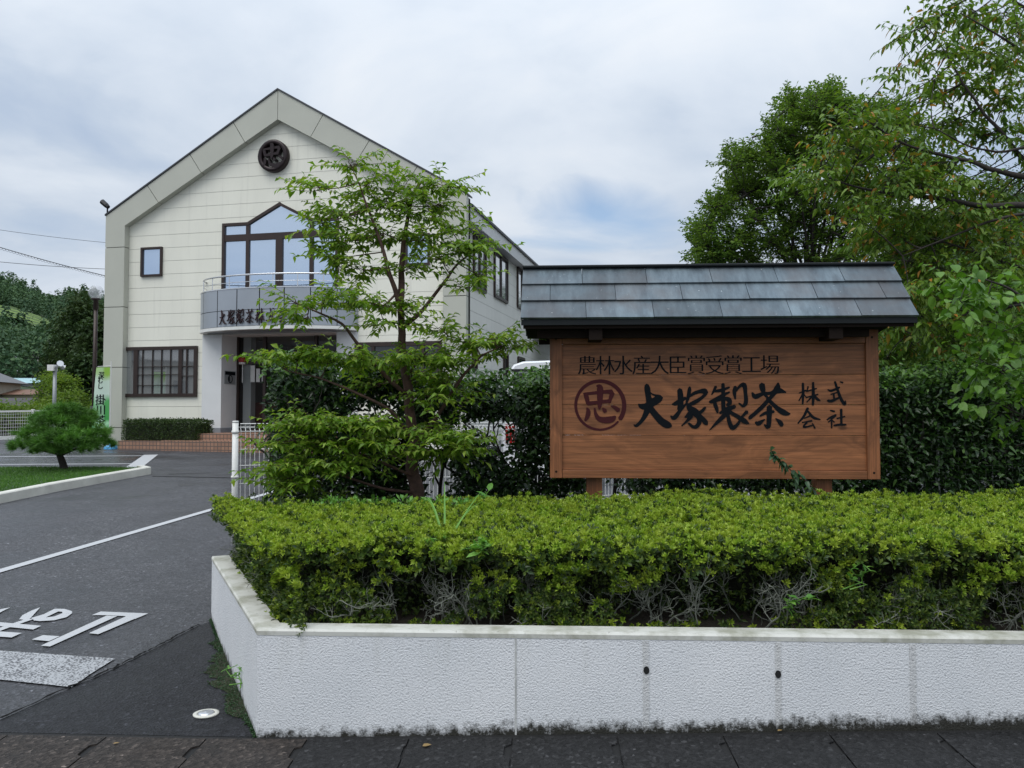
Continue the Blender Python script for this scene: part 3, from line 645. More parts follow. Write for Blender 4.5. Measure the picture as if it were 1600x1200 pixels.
fr = MB(); fr.box((.0965, .003, Z0), (BW - .0965, .082, sz(735))); bevel(fr.build('rail', M['plank'], sg), .004)
def zc(gx_, gy_): return sx(880 + gx_ / 6.667), sz(540 + gy_ / 6.667)
def zd(gx_, gy_): return sx(1100 + gx_ / 6.667), sz(540 + gy_ / 6.667)
def on_board(fn): return lambda p, d: (*[fn(p[0], p[1])[0]], .024 - d, fn(p[0], p[1])[1])
mb = MB(); brush(mb, BR['big'][1], on_board(zc), .003); brush(mb, BR['mound'][1], on_board(zc), .003); brush(mb, BR['make'][1], on_board(zd), .003); brush(mb, BR['tea'][1], on_board(zd), .003)
mb.build('large_lettering', M['ink'], sg)
mb = MB(); [brush(mb, BR[k_][1], on_board(zd), .003) for k_ in ('stock', 'style', 'meet', 'firm')]; mb.build('small_lettering', M['ink'], sg)
mb = MB(); brush(mb, BR['loyal'][1], on_board(zc), .003)
ring = [(395 + 257 * math.cos(a), 625 + 254 * math.sin(a), w) for a, w in zip(np.linspace(R(42), R(42 + 352), 40), np.linspace(9, 20, 40))]
brush(mb, [ring], on_board(zc), .0028); mb.build('emblem', M['maroon_ink'], sg)
mb = MB(); hgt = sz(556) - sz(586)
for i, ch in enumerate('農林水産大臣賞受賞工場'):
    V, Fs = text_mesh(ch, 1.0, -.010); lo, hi = V.min(0), V.max(0); cx = sx(919 + i * 28.85); k_ = hgt / .93
    for j, dx in enumerate((-.0020, -.0007, .0007, .0020)):
        P = np.stack([(V[:, 0] - (lo[0] + hi[0]) / 2) * k_ * .98 + cx + dx, np.full(len(V), .022 - .0004 * j), (V[:, 1] - (lo[1] + hi[1]) / 2) * k_ + (sz(571) + 0.003)], 1); mb.add(P, Fs)
mb.build('award_lettering', M['ink'], sg)
for x, z in ((.048, Z0 + .05), (.048, Z1 - .06), (BW - .048, Z0 + .05), (BW - .048, Z1 - .06)): MB().prism([(x + .009 * math.cos(a), -.0015, z + .009 * math.sin(a)) for a in np.linspace(0, 2 * pi, 11)[:-1]][::-1], (0, .01, 0)).build('dowel', M['dark_wood'], sg)
# roof: ridge 0.15 m behind the board face, eaves 0.43 m in front of the ridge
RX0, RX1, RYc, RZ, EZ, ED = -.216, 2.68, .15, 2.764, 2.315, .43
rf = MB().prism([(RX0 + .02, RYc, RZ - .05), (RX0 + .02, RYc - ED + .02, EZ - .045), (RX0 + .02, RYc - ED + .02, EZ - .075), (RX0 + .02, RYc - .02, EZ - .02), (RX0 + .02, RYc + .02, EZ - .02), (RX0 + .02, RYc + ED - .02, EZ - .075), (RX0 + .02, RYc + ED - .02, EZ - .045)], (RX1 - RX0 - .04, 0, 0)).build('roof_deck', M['dark_wood'], sg)
tl = MB(); sl = np.array([-ED, EZ - RZ]); 
for side in (1, -1):
    for r_ in range(3):
        f0, f1 = r_ / 3, (r_ + 1) / 3 + .02
        off = [.47, .22, .49][r_]; xs_ = [RX0] + [x for x in np.arange(RX0 + off, RX1 - .04, .5)] + [RX1]
        for xa, xb in zip(xs_[:-1], xs_[1:]):
            nrm = np.array([sl[1], -sl[0]]) ; nrm = nrm / np.linalg.norm(nrm) * -1
            nrm = np.array([-.722, .692]) if False else np.array([-(RZ - EZ), ED]) / math.hypot(RZ - EZ, ED)
            def pp(x, f, h): y = -ED * f + nrm[0] * h; z = (EZ - RZ) * f + nrm[1] * h; return (x, RYc + side * y, RZ + z)
            h1 = .020; jit = random.uniform(-.001, .001)
            P = [pp(xa + .0018, f0, .004), pp(xb - .0018, f0, .004), pp(xb - .0018, f1, h1 + jit), pp(xa + .0018, f1, h1 + random.uniform(-.004, .004)), pp(xb - .0018, f1, .002), pp(xa + .0018, f1, .002)]
            if side == 1: tl.add(P, [(3, 2, 1, 0), (5, 4, 2, 3), (0, 5, 3), (1, 2, 4)])
            else: tl.add(P, [(0, 1, 2, 3), (3, 2, 4, 5), (0, 3, 5), (1, 4, 2)])
tl.build('copper_sheets', M['copper'], sg)
rc = MB(); rc.bar((RX0 - .004, RYc, RZ + .012), (RX1 + .004, RYc, RZ + .012), .075, .022); bevel(rc.build('ridge_cap', M['copper_dark'], sg), .008)
for sgn in (-1, 1):
    mb = MB(); mb.box((RX0 + .006, RYc + sgn * (ED - .005) - .010, EZ - .050), (RX1 - .006, RYc + sgn * (ED - .005) + .010, EZ - .008)); mb.build('fascia', M['copper_dark'], sg)
for x in (sx(930.5), sx(1293)): MB().bar((x, RYc - ED + .04, EZ - .115), (x, RYc + ED - .04, EZ - .115), .10, .085).build('bracket', M['dark_wood'], sg)
bm_ = MB(); bm_.box((RX0 + .12, RYc - .30, EZ - .135), (RX1 - .3, RYc - .24, EZ - .075)); bm_.box((RX0 + .12, RYc + .24, EZ - .135), (RX1 - .3, RYc + .30, EZ - .075)); bm_.build('purlin', M['dark_wood'], sg)

# ================================================================== COMPANY BUILDING
BY = R(-12.75); BC, BS = math.cos(BY), math.sin(BY)
ZB = float(g(-10., 24.)); B0 = np.array([-12.4, 25.0, ZB]); BL = 11.43; BLEN = 17.0
uu, vv = np.array([BC, BS, 0]), np.array([-BS, BC, 0])
def fac(px, py, v=0.0):
    d = ray(px, py); o_ = B0 + vv * v - np.array([0, 0, CAM_H]); o_[2] = -CAM_H + 0
    nrm = vv; t = ((B0 + vv * v)[:2] @ nrm[:2]) / (d @ nrm); p = d * t + np.array([0, 0, CAM_H]) - B0
    return p @ uu, p[2]
def side(px, py, u):
    d = ray(px, py); q = B0 + uu * u; t = (q[:2] @ uu[:2]) / (d @ uu); p = d * t + np.array([0, 0, CAM_H]) - B0
    return p @ vv, p[2]
def Bw(u, v, z): return B0 + uu * u + vv * v + np.array([0, 0, z])
bd = thing('company_building', 'cream two-storey gabled office building with a curved grey balcony over its entrance', 'building', B0, BY)
HE, HA = 7.65 - ZB, 11.05 - ZB           # eave and apex of the front band
VS = .22                                  # the siding lies this far behind the band
iw = .67; slope = (HA - HE) / (BL / 2); dv = .865; HI = HE - .33; AI = HA - dv
def prism_v(mb, uz, v0, v1): mb.prism([(u, v0, z) for u, z in uz], (0, v1 - v0, 0))
# front band backing and panels
mb = MB()
prism_v(mb, [(0.03, -.3), (0.03, HE - .02), (BL / 2, HA - .03), (BL / 2, AI + .03), (iw - .02, HI + .03), (iw - .02, -.3)], .03, .5)
prism_v(mb, [(BL - .03, -.3), (BL - iw + .02, -.3), (BL - iw + .02, HI + .03), (BL / 2, AI + .03), (BL / 2, HA - .03), (BL - .03, HE - .02)], .03, .5)
mb.build('band_backing', M['band_gap'], bd)
def lerp(a, b, f): return (a[0] + (b[0] - a[0]) * f, a[1] + (b[1] - a[1]) * f)
jz = [fac(170, y)[1] for y in (387, 480, 574, 668)]
for mir in (0, 1):
    mx_ = (lambda q: (BL - q[0], q[1])) if mir else (lambda q: q)
    mb = MB(); g_ = .010
    def panel(P):
        P = [mx_(q) for q in P]
        if mir: P = P[::-1]
        prism_v(mb, P, 0.0, .215)
    zz = [-.3] + [jz[3], jz[2], jz[1], jz[0]]
    for a, b in zip(zz[:-1], zz[1:]): panel([(0, a + g_), (0, b - g_), (iw, b - g_), (iw, a + g_)])
    o0, o1, i0, i1 = (0, HE), (BL / 2, HA), (iw, HI), (BL / 2, AI); n_ = np.array([-slope, 1]) / math.hypot(slope, 1)
    fo = [0, .25, .5, .75, 1.0]; Ls = math.hypot(BL / 2, HA - HE)
    fi = []
    for f in fo:   # inner end of a joint square to the slope
        p = np.array(lerp(o0, o1, f)); q = p - n_ * (dv / math.hypot(slope, 1)); fi.append((q[0] - iw) / (BL / 2 - iw))
    fi[0] = 0; fi[4] = 1; e = g_ / Ls
    panel([(0, jz[0] + g_), o0, lerp(o0, o1, .25 - e), lerp(i0, i1, fi[1] - e), i0, (iw, jz[0] + g_)])
    for k_ in (1, 2, 3): panel([lerp(o0, o1, fo[k_] + e), lerp(o0, o1, fo[k_ + 1] - e), lerp(i0, i1, fi[k_ + 1] - e), lerp(i0, i1, fi[k_] + e)])
    mb.build('gable_band', M['band'], bd)
# thin metal cap along the gable
mb = MB(); 
for s_ in (0, 1):
    a, b = ((-.02, HE + .0), (BL / 2, HA)) if not s_ else ((BL + .02, HE), (BL / 2, HA))
    prism_v(mb, [(a[0], a[1] + .001), (b[0], b[1] + .001), (b[0], b[1] + .05), (a[0], a[1] + .05)][::(1 if not s_ else -1)], -.03, .54)
mb.build('gable_cap', M['roof_dark'], bd)
# siding walls at the front: left, right and above the entrance
eL, eR = fac(347, 600, VS)[0], BL - fac(347, 600, VS)[0]; eT = 3.95 - ZB; FL = 1.06 - ZB
top = lambda u: HI + (AI - HI) * (1 - abs(u - BL / 2) / (BL / 2 - iw))
pL, pR = 3.253, BL - 3.253
mb = MB()
def wallpoly(P): mb.poly([(u, VS, z) for u, z in P])
wallpoly([(iw - .05, -.3), (pL, -.3), (pL, top(pL) + .3), (iw - .05, HI + .3)])
wallpoly([(pR, -.3), (BL - iw + .05, -.3), (BL - iw + .05, HI + .3), (pR, top(pR) + .3)])
wallpoly([(pL, eT), (pR, eT), (pR, top(pR) + .3), (BL / 2, AI + .3), (pL, top(pL) + .3)])
mb.build('front_wall', M['siding'], bd)
# piers, porch recess
mb = MB(); VD = 1.08
mb.box((pL, VS - .05, FL + .14), (eL, VD, eT)); mb.build('pier', M['white_wall'], bd); MB().box((eR, VS - .05, FL + .14), (pR, VD, eT)).build('pier', M['white_wall'], bd)
for a_, b_ in ((pL - .01, eL + .012), (eR - .012, pR + .01)): MB().box((a_, VS - .075, FL - .2), (b_, VD, FL + .14)).build('pier_plinth', M['grey_panel'], bd)
mb = MB(); mb.box((eL, VS, eT), (eR, 4.2, eT + .1)); mb.build('porch_ceiling', M['white_wall'], bd)
# entrance screen of dark frames and glass
mb = MB(); fu = [fac(p, 600, VD)[0] for p in (373, 415, 495)]
for u in fu + [eR - .03]: mb.box((u - .045, VD - .09, FL), (u + .045, VD + .0, eT - .002))
zt = fac(430, 524, VD)[1]; zt2 = fac(430, 566, VD)[1]
mb.box((eL, VD - .07, zt - .03), (eR, VD - .012, zt + .03)); mb.box((eL, VD - .075, zt2 - .05), (eR, VD - .010, zt2 + .05)); mb.box((eL, VD - .08, FL), (eR, VD - .014, FL + .08))
mb.build('entrance_frame', M['brown_frame'], bd)
gl = MB()
us = [eL] + fu + [eR]
for a, b in zip(us[:-1], us[1:]):
    for za, zb_ in ((FL + .08, zt2 - .05), (zt2 + .05, zt - .03), (zt + .03, eT)): gl.poly([(a + .04, VD - .03, za), (b - .04, VD - .03, za), (b - .04, VD - .03, zb_), (a + .04, VD - .03, zb_)])
def mk_clear():
    t = mat0('entrance_glass'); setc(t, 'Base Color', (.02, .02, .02)); setc(t, 'Roughness', .03); t.b.inputs['Specular IOR Level'].default_value = .9
    tr = t.new('ShaderNodeBsdfTransparent'); tr.inputs[0].default_value = (.75, .78, .78, 1)
    mx = t.new('ShaderNodeMixShader', i_0=.72); t.l.new(t.b.outputs[0], mx.inputs[1]); t.l.new(tr.outputs[0], mx.inputs[2]); t.l.new(mx.outputs[0], t.o.inputs[0]); return t.m
M['clear'] = mk_clear(); gl.build('entrance_glass', M['clear'], bd)
# the room behind the glass
mb = MB(); mb.poly([(eL, 4.2, FL), (eR, 4.2, FL), (eR, 4.2, eT), (eL, 4.2, eT)]); mb.poly([(eL - .01, VD, FL), (eL - .01, 4.2, FL), (eL - .01, 4.2, eT), (eL - .01, VD, eT)]); mb.poly([(eR + .01, VD, FL), (eR + .01, 4.2, FL), (eR + .01, 4.2, eT), (eR + .01, VD, eT)])
mb.build('hall_wall', pmat('hall_wall', (.16, .15, .14), .8), bd)
MB().box((eL, VD, FL - .05), (eR, 4.2, FL - .001)).build('hall_floor', pmat('hall_floor', (.10, .08, .07), .5), bd)
pil = MB(); a, b = fac(379, 600, VD)[0], fac(391, 600, VD)[0]; pil.box((a, VD + .03, FL), (b, VD + .3, eT)); pil.build('inner_pier', M['white_wall'], bd)
mb = MB(); cu0, cu1 = fac(397, 650, 1.7)[0], fac(470, 650, 1.7)[0]; mb.box((cu0, 1.55, FL), (cu1, 2.1, FL + .85)); mb.box((cu0 - .04, 1.5, FL + .85), (cu1 + .04, 2.14, FL + .90))
ct = mb.build('reception_counter', pmat('counter_red', (.16, .028, .02), .4)); ct.location = B0; ct.rotation_euler = (0, 0, BY); tag(ct, 'red brown reception counter behind the entrance glass', 'counter')
mb = MB()
for x0, x1, y0, y1 in ((391.5, 398, 571, 597), (400.5, 406, 576, 597), (409, 412.5, 578, 597)):
    a, z1 = fac(x0, y0, VD - .034); b, z0 = fac(x1, y1, VD - .034); mb.box((a, VD - .036, z0), (b, VD - .033, z1))
mb.build('glass_poster', pmat('paper_poster', (.55, .55, .53), .8), bd)
# notice plate on the porch side wall (facing the door path)
v0, zp1 = side(350.5, 579, eL); v1, zp0 = side(367.5, 601, eL)
npz = zp1 - zp0
MB().box((eL + .001, v0, zp0), (eL + .012, v1, zp1)).build('notice_plate', M['plate'], bd)
mb = MB(); mb.box((eL + .013, v0 + .03, zp1 - .12), (eL + .018, v1 - .03, zp1 - .02)); mb.build('notice_header', M['ink'], bd)
mb = MB(); cv, cz = (v0 + v1) / 2, zp0 + npz * .40; rr_ = min(v1 - v0, npz * .7) * .40
mb.tube([(eL + .015, cv + rr_ * math.cos(a), cz + rr_ * math.sin(a)) for a in np.linspace(0, 2 * math.pi, 25)], .014, 4, False); mb.box((eL + .013, cv - .085, cz - rr_ * .75), (eL + .018, cv - .025, cz + rr_ * .75)); mb.build('notice_mark', M['ink'], bd)
# red alarm lamp with its white collar and conduit
ua, za = fac(378, 566, VD - .12)
al = thing('alarm_lamp', 'round red alarm lamp on the dark entrance frame', 'alarm lamp', Bw(ua, VD - .10, za), BY)
MB().lathe([(0, .0), (.10, .0), (.115, .03), (.115, .10), (.08, .16), (0, .18)], 18).build('lens', M['red'], al, True)
MB().lathe([(0, -.07), (.10, -.06), (.10, -.001), (0, -.001)], 18).build('collar', M['white_metal'], al, True)
MB().tube([(0, .02, -.07), (0, .02, -.62)], .014, 6).build('conduit', M['white_metal'], al)

# windows ---------------------------------------------------------
def window(parent, P, bars, pane_mat, fw=.055, name='window', v=VS, extra=None):
    """P: outline in (u,z); bars: list of ((u,z),(u,z),width)"""
    fm = MB(); k = len(P); A = np.array(P); c = A.mean(0)
    for i in range(k):
        a, b = A[i], A[(i + 1) % k]; e_ = unit(b - a) * fw * .96; a, b = a - e_, b + e_; fm.bar((a[0], v - .035, a[1]), (b[0], v - .035, b[1]), fw * 2, .07 + .001 * i, up=(0, 1, 0))
    for j, (a, b, w) in enumerate(bars): fm.bar((a[0], v - .032, a[1]), (b[0], v - .032, b[1]), w, .055 + .001 * j, up=(0, 1, 0))
    w_ = fm.build(name, M['brown_frame'], parent)
    pm = MB(); pm.poly([(u, v - .016, z) for u, z in P]); pm.build('pane', pane_mat, w_); return w_
def rect(x0, y0, x1, y1, v=VS, ins=0.05):
    a, z1 = fac(x0, y0, v); b, z0 = fac(x1, y1, v); return [(a + ins, z0 + ins), (b - ins, z0 + ins), (b - ins, z1 - ins), (a + ins, z1 - ins)]
r1 = rect(221, 386.5, 255, 432.5); window(bd, r1, [], M['glass_blue'], .030)
r2 = [(BL - u, z) for u, z in r1][::-1]; r2 = [r2[2], r2[3], r2[0], r2[1]]; r2 = [(min(p[0] for p in r2), min(p[1] for p in r2)), (max(p[0] for p in r2), min(p[1] for p in r2)), (max(p[0] for p in r2), max(p[1] for p in r2)), (min(p[0] for p in r2), max(p[1] for p in r2))]
window(bd, r2, [], M['glass_blue'], .030)
F = lambda x, y: fac(x, y, VS)
ul, ur = F(348, 400)[0] + .05, BL - F(348, 400)[0] - .05; zs0 = F(370, 349)[1] - .04; ush = F(388, 400)[0]; zap = F(431, 317)[1] - .05; ztr = F(431, 369)[1]; zbt = 4.75 - ZB
P = [(ul, zbt), (ur, zbt), (ur, zs0), (BL - ush, zs0), (BL / 2, zap), (ush, zs0), (ul, zs0)]
window(bd, P, [((ul, ztr), (ur, ztr), .19), ((ush, zbt), (ush, zs0), .11), ((BL - ush, zbt), (BL - ush, zs0), .11), ((BL / 2, zbt), (BL / 2, ztr), .22)], M['glass_blue'], .042)
r3 = rect(191, 543, 308.5, 620); a, b = F(213.5, 580)[0], F(283, 580)[0]; z0, z1 = r3[0][1], r3[2][1]
bars = [((a, z0), (a, z1), .14), ((b, z0), (b, z1), .12)]
for x in (224, 239.5, 253.5, 267.5): u = F(x, 580)[0]; bars.append(((u, z0), (u, z1), .015))
for y in (573, 585.5, 602): z = F(250, y)[1]; bars.append(((a, z), (b, z), .014))
u = F(293, 580)[0]; bars.append(((u, z0), (u, z1), .03))
for y in (573, 588): z = F(250, y)[1]; bars.append(((b, z), (r3[1][0], z), .02))
window(bd, r3, bars, M['glass_dim'], .05)
r4 = rect(556, 536, 690, 618); u0, u1 = r4[0][0], r4[1][0]
bars = [((u0 + (u1 - u0) * f, r4[0][1]), (u0 + (u1 - u0) * f, r4[2][1]), .09) for f in (.2, .5, .8)]
window(bd, r4, bars, M['glass_dark'], .06)
# side wall
US = BL - .30
sw = MB(); sw.poly([(US, .48, -.3), (US, BLEN, -.3), (US, BLEN, HE - .3), (US, .48, HE - .3)]); sw.build('side_wall', M['siding_side'], bd)
mb = MB(); mb.poly([(.3, .48, -.3), (.3, .48, HE - .3), (.3, BLEN, HE - .3), (.3, BLEN, -.3)]); mb.poly([(.3, BLEN, -.3), (.3, BLEN, HE - .3), (BL / 2, BLEN, HA - .3), (US, BLEN, HE - .3), (US, BLEN, -.3)]); mb.build('rear_wall', M['siding_side'], bd)
def side_win(x0, x1, yt, yb, bars, pm):
    va, zt_ = side(x0, yt, US); vb, _ = side(x1, yt, US); _, zb_ = side(x0, yb, US)
    fm = MB(); C4 = [(va, zb_), (vb, zb_), (vb, zt_), (va, zt_)]
    for i in range(4):
        a, b = C4[i], C4[(i + 1) % 4]; fm.bar((US + .03, a[0], a[1]), (US + .03, b[0], b[1]), .09, .07 + .001 * i, up=(1, 0, 0))
    for i, f in enumerate(bars): v = va + (vb - va) * f; fm.bar((US + .027, v, zb_), (US + .027, v, zt_), .07, .055, up=(1, 0, 0))
    w_ = fm.build('window', M['brown_frame'], bd); MB().poly([(US + .014, v, z) for v, z in C4]).build('pane', pm, w_)
side_win(739, 757.5, 366, 447, [.5], M['glass_dim']); side_win(771.5, 791.5, 392.5, 461.5, [.5], M['glass_dim']); side_win(807.5, 822, 418, 478, [.5], M['glass_dim'])
side_win(737.5, 743, 540, 577, [], M['glass_dark']); side_win(786.5, 792, 553, 587, [], M['glass_dark']); side_win(808.5, 818, 558.5, 590, [], M['glass_dark'])
# eaves and roof
mb = MB(); 
for s_ in (0, 1):
    a, b = (0, .34) if s_ else (BL - .34, BL - .002); mb.box((a if s_ else b - .05, .5, HE - .63), ((.05 if s_ else b), BLEN + .3, HE - .17)); mb.box((a if not s_ else .05, .5, HE - .63), (b - .05 if not s_ else .34, BLEN + .3, HE - .58))
mb.build('eaves', M['siding_eave'] if 'siding_eave' in M else M['white_wall'], bd)
mb = MB()
for s_ in (0, 1):
    P = [(-.05, HE - .16), (BL / 2, HA - .16), (BL / 2, HA - .28), (-.05, HE - .24)]
    if s_: P = [(BL - u, z) for u, z in P][::-1]
    prism_v(mb, P, .5, BLEN + .4)
mb.build('roof', M['roof_dark'], bd)
# flat maroon canopy over the side yard
vc, zc_ = side(833, 513, US); MB().box((US + .002, vc, zc_ - .22), (US + 7.2, vc + 4.5, zc_)).build('loading_canopy', M['maroon'], bd)
for a_ in (.2, 4.1): MB().box((US + 6.9, vc + a_, -.3), (US + 7.05, vc + a_ + .15, zc_ - .221)).build('canopy_post', M['dark_metal'], bd)
# round emblem on the gable
eu, ez = fac(430, 245.5, VS); er = (fac(453, 245, VS)[0] - fac(407, 245, VS)[0]) / 2
em = thing('round_emblem', 'dark bronze ring emblem with one raised character high on the gable', 'emblem', Bw(eu, VS, ez), BY)
pr = [(er, -.0), (er, -.16), (er - .03, -.19), (er - .10, -.19), (er - .13, -.16), (er - .13, -.0)]
mb = MB(); thn = np.linspace(0, 2 * math.pi, 41); mb.grid(np.array([[(r_ * math.cos(a), y, r_ * math.sin(a)) for a in thn] for r_, y in pr])); mb.build('ring', M['emblem'], em, True)
mb = MB(); k_ = er / 275; brush(mb, BR['loyal'][1], lambda p, d: ((p[0] - 400) * k_ * 1.02, -.02 - d, -(p[1] - 610) * k_ * 1.04), .15, .004); mb.build('character', M['emblem'], em)

# balcony ---------------------------------------------------------
bu, bw_, bb = BL / 2, (pR - pL) / 2, 1.12; zt_, zb_ = 5.12 - ZB, 3.97 - ZB; zm = fac(422, 483, -.85)[1]
def ell(a, k=0.): return (bu - (bw_ + k) * math.cos(a), VS - (bb + k) * math.sin(a))
bal = thing('balcony', 'curved grey panelled balcony with a silver handrail over the entrance', 'balcony', B0, BY); bal.parent = None
def plate_grid(a0, a1, z0, z1, k):
    return np.array([[(*ell(a, k), z) for z in (z0, z1)] for a in np.linspace(a0, a1, 9)])
mb = MB()
# joints at equal arc lengths
aa = np.linspace(0, math.pi, 400); pts = np.array([ell(a) for a in aa]); sarc = np.concatenate([[0], np.cumsum(np.linalg.norm(np.diff(pts, axis=0), axis=1))])
J_ = np.interp(np.linspace(0, sarc[-1], 9), sarc, aa)
for a, b in zip(J_[:-1], J_[1:]):
    for z0, z1 in ((zb_ + .10, zm - .008), (zm + .008, zt_)): mb.grid(plate_grid(a + .006, b - .006, z0, z1, 0.0))
mb.build('parapet_panels', M['grey_panel'], bal, True)
mb = MB(); mb.grid(plate_grid(.002, math.pi - .002, zb_ + .02, zt_ - .01, -.02)); mb.grid(plate_grid(.002, math.pi - .002, zb_ + .02, zt_ - .01, -.15), True); mb.build('parapet_core', M['dark_metal'], bal)
mb = MB(); A2 = np.linspace(0, math.pi, 49)
mb.grid(np.array([[(*ell(a, .015), zb_ + .09), (*ell(a, .015), zb_), (*ell(a, -.2), zb_)] for a in A2])[:, ::-1]); mb.build('bottom_trim', M['white_metal'], bal)
mb = MB(); mb.grid(np.array([[(*ell(a, .01), zt_ + .001), (*ell(a, .01), zt_ + .03), (*ell(a, -.16), zt_ + .03), (*ell(a, -.16), zt_ + .001)] for a in A2])); mb.build('parapet_cap', M['silver'], bal)
mb = MB(); rows = [[(bu, VS, zb_ + .012), (*ell(a, -.1), zb_ + .012)] for a in A2]; mb.grid(np.array(rows)); mb.build('soffit', M['grey_panel'], bal)
zr = 5.52 - ZB; mb = MB(); mb.tube([(*ell(a, -.08), zr) for a in A2], .024, 8); mb.build('handrail', M['silver'], bal, True)
for a in np.interp(np.linspace(.06, .94, 8) * sarc[-1], sarc, aa):
    p = ell(a, -.08); MB().tube([(p[0], p[1], zt_ + .03), (p[0], p[1], zr)], .014, 6).build('baluster', M['silver'], bal)
MB().tube([(*ell(a, -.08), zt_ + .20) for a in A2], .010, 5).build('lower_rail', M['silver'], bal, True)
# raised letters along the lower row of panels
def arc_at(px, py):
    # walk the ellipse until it projects to px
    best = min(np.linspace(.1, math.pi - .1, 900), key=lambda a: abs(proj(Bw(*ell(a), zm))[0] - px)); return best
def proj(p):
    d = np.asarray(p) - np.array([0, 0, CAM_H]); c, s = math.cos(PITCH), math.sin(PITCH); zf = d[1] * c + d[2] * s; zu = -d[1] * s + d[2] * c
    return 800 + F_PX * d[0] / zf, 600 - F_PX * zu / zf
lt = thing('company_lettering', 'row of dark bronze raised characters along the balcony front', 'lettering', B0, BY)
zlt, zlb = None, None
for (key, px) in zip(('big', 'mound', 'make', 'tea', 'stock', 'style', 'meet', 'firm'), (349.5, 362, 376, 391.5, 407, 424, 441, 458)):
    a = arc_at(px, 500); x0, y0, x1, y1 = BR[key][2] if key != 'big' else BR['big'][2]
    st = BR[key][1]; hh = .42; k_ = hh / (y1 - y0); ds = .5 / np.interp(a, aa, np.gradient(sarc, aa)); zc0 = zb_ + .36
    kw = min(.275 / (x1 - x0), k_ * 1.1)
    def f(p, d, a=a, x0=x0, x1=x1, y0=y0, y1=y1, k_=k_, kw=kw):
        da = (p[0] - (x0 + x1) / 2) * kw / np.interp(a, aa, np.gradient(sarc, aa)); e_ = ell(a + da, .015 + d)
        return (e_[0], e_[1], zc0 - (p[1] - (y0 + y1) / 2) * k_)
    st2 = [[(q[0], q[1], q[2] * (.85 if key in ('stock', 'style', 'meet', 'firm') else .55)) for q in s_] for s_ in st]
    mb = MB(); brush(mb, st2, f, .030, .0015); mb.build('letter', M['letter3d'], lt)

# entrance steps, brick planter and clipped hedge
def mk_tile():
    t = mat0('brick_tile'); br = t.new('ShaderNodeTexBrick'); br.offset = 0.0
    mp = t.new('ShaderNodeCombineXYZ'); s3 = t.new('ShaderNodeSeparateXYZ'); t.l.new(t.obj, s3.inputs[0]); t.l.new(t.math('ADD', s3.outputs[0], s3.outputs[1]), mp.inputs[0]); t.l.new(s3.outputs[2], mp.inputs[1])
    t.l.new(mp.outputs[0], br.inputs['Vector']); br.inputs['Scale'].default_value = 1.0; br.inputs['Brick Width'].default_value = .11; br.inputs['Row Height'].default_value = .105; br.inputs['Mortar Size'].default_value = .012
    br.inputs['Color1'].default_value = (.36, .20, .13, 1); br.inputs['Color2'].default_value = (.27, .15, .10, 1); br.inputs['Mortar'].default_value = (.11, .085, .07, 1)
    setc(t, 'Base Color', br.outputs['Color']); setc(t, 'Roughness', .6); return t.m
M['tile'] = mk_tile()
st = thing('entrance_steps', 'two broad brown tiled steps up to the entrance', 'steps', B0, BY)
gz = -.35
MB().box((pL - .25, -1.35, gz), (pR + .25, VS + .9, FL - .19)).build('lower_step', M['tile'], st)
MB().box((pL - .08, -.95, FL - .19), (pR + .08, VS + .85, FL - .0)).build('upper_step', M['tile'], st)
hp, zph = fac(184, 688.5, -1.25); hp2 = fac(294, 688, -1.25)[0]
bp = thing('brick_planter', 'low brown tiled planter below the ground floor window', 'planter', B0, BY)
bpz = zph
mb = MB(); mb.box((hp, -1.25, gz), (pL - .26, -1.13, bpz)); mb.box((hp, -1.13, gz), (hp + .12, VS, bpz)); mb.build('tiled_kerb', M['tile'], bp); MB().box((hp + .12, -1.13, gz), (pL - .26, VS - .1, bpz - .04)).build('planter_soil', M['soil'], bp)
h0, h1 = fac(187, 660, -1.2)[0], fac(304, 660, -1.2)[0]; hz0, hz1 = bpz - .02, fac(250, 657, -1.2)[1]
def box_hedge(mb, a, b, nn, Lf, Wf, jit=.03):
    a, b = np.array(a), np.array(b); d = b - a
    areas = np.array([d[1] * d[2], d[1] * d[2], d[0] * d[2], d[0] * d[2], d[0] * d[1] * 1.2]); pick = rng.choice(5, nn, p=areas / areas.sum()); r_ = rng.random((nn, 3)); nr = np.zeros((nn, 3))
    for i, (ax, sgn) in enumerate(((0, -1), (0, 1), (1, -1), (1, 1), (2, 1))):
        m_ = pick == i; r_[m_, ax] = (sgn + 1) / 2; nr[m_, ax] = sgn
    P = a + r_ * d; ed = np.minimum(r_, 1 - r_) * d; P = P + rng.normal(size=(nn, 3)) * jit - nr * np.abs(rng.normal(size=(nn, 1))) * jit * 1.5
    edge = np.sort(ed, axis=1)[:, 1]; P -= nr * np.clip(.09 - edge, 0, .09)[:, None] * .5
    D = nr * .7 + rng.normal(size=(nn, 3)) * .6 + np.array([0, 0, .25]); mb.leaves(P, D, rng.normal(size=(nn, 3)) * .5 + nr, rng.uniform(.6, 1.2, nn) * Lf, Wf, 'q')
ch = thing('clipped_hedge', 'small clipped box hedge under the ground floor window', 'hedge', B0, BY)
mb = MB(); box_hedge(mb, (h0, -1.12, hz0), (h1, -.25, hz1), 9000, .055, .028, .025); mb.build('foliage', M['clipped'], ch)
MB().box((h0 + .08, -1.04, hz0), (h1 - .08, -.33, hz1 - .08)).build('shade_block', pmat('shade_block', (.018, .026, .010), .95, bmp=(30, 1., .03)), ch)  # plain dark box filling the hedge, coloured as its shaded inside

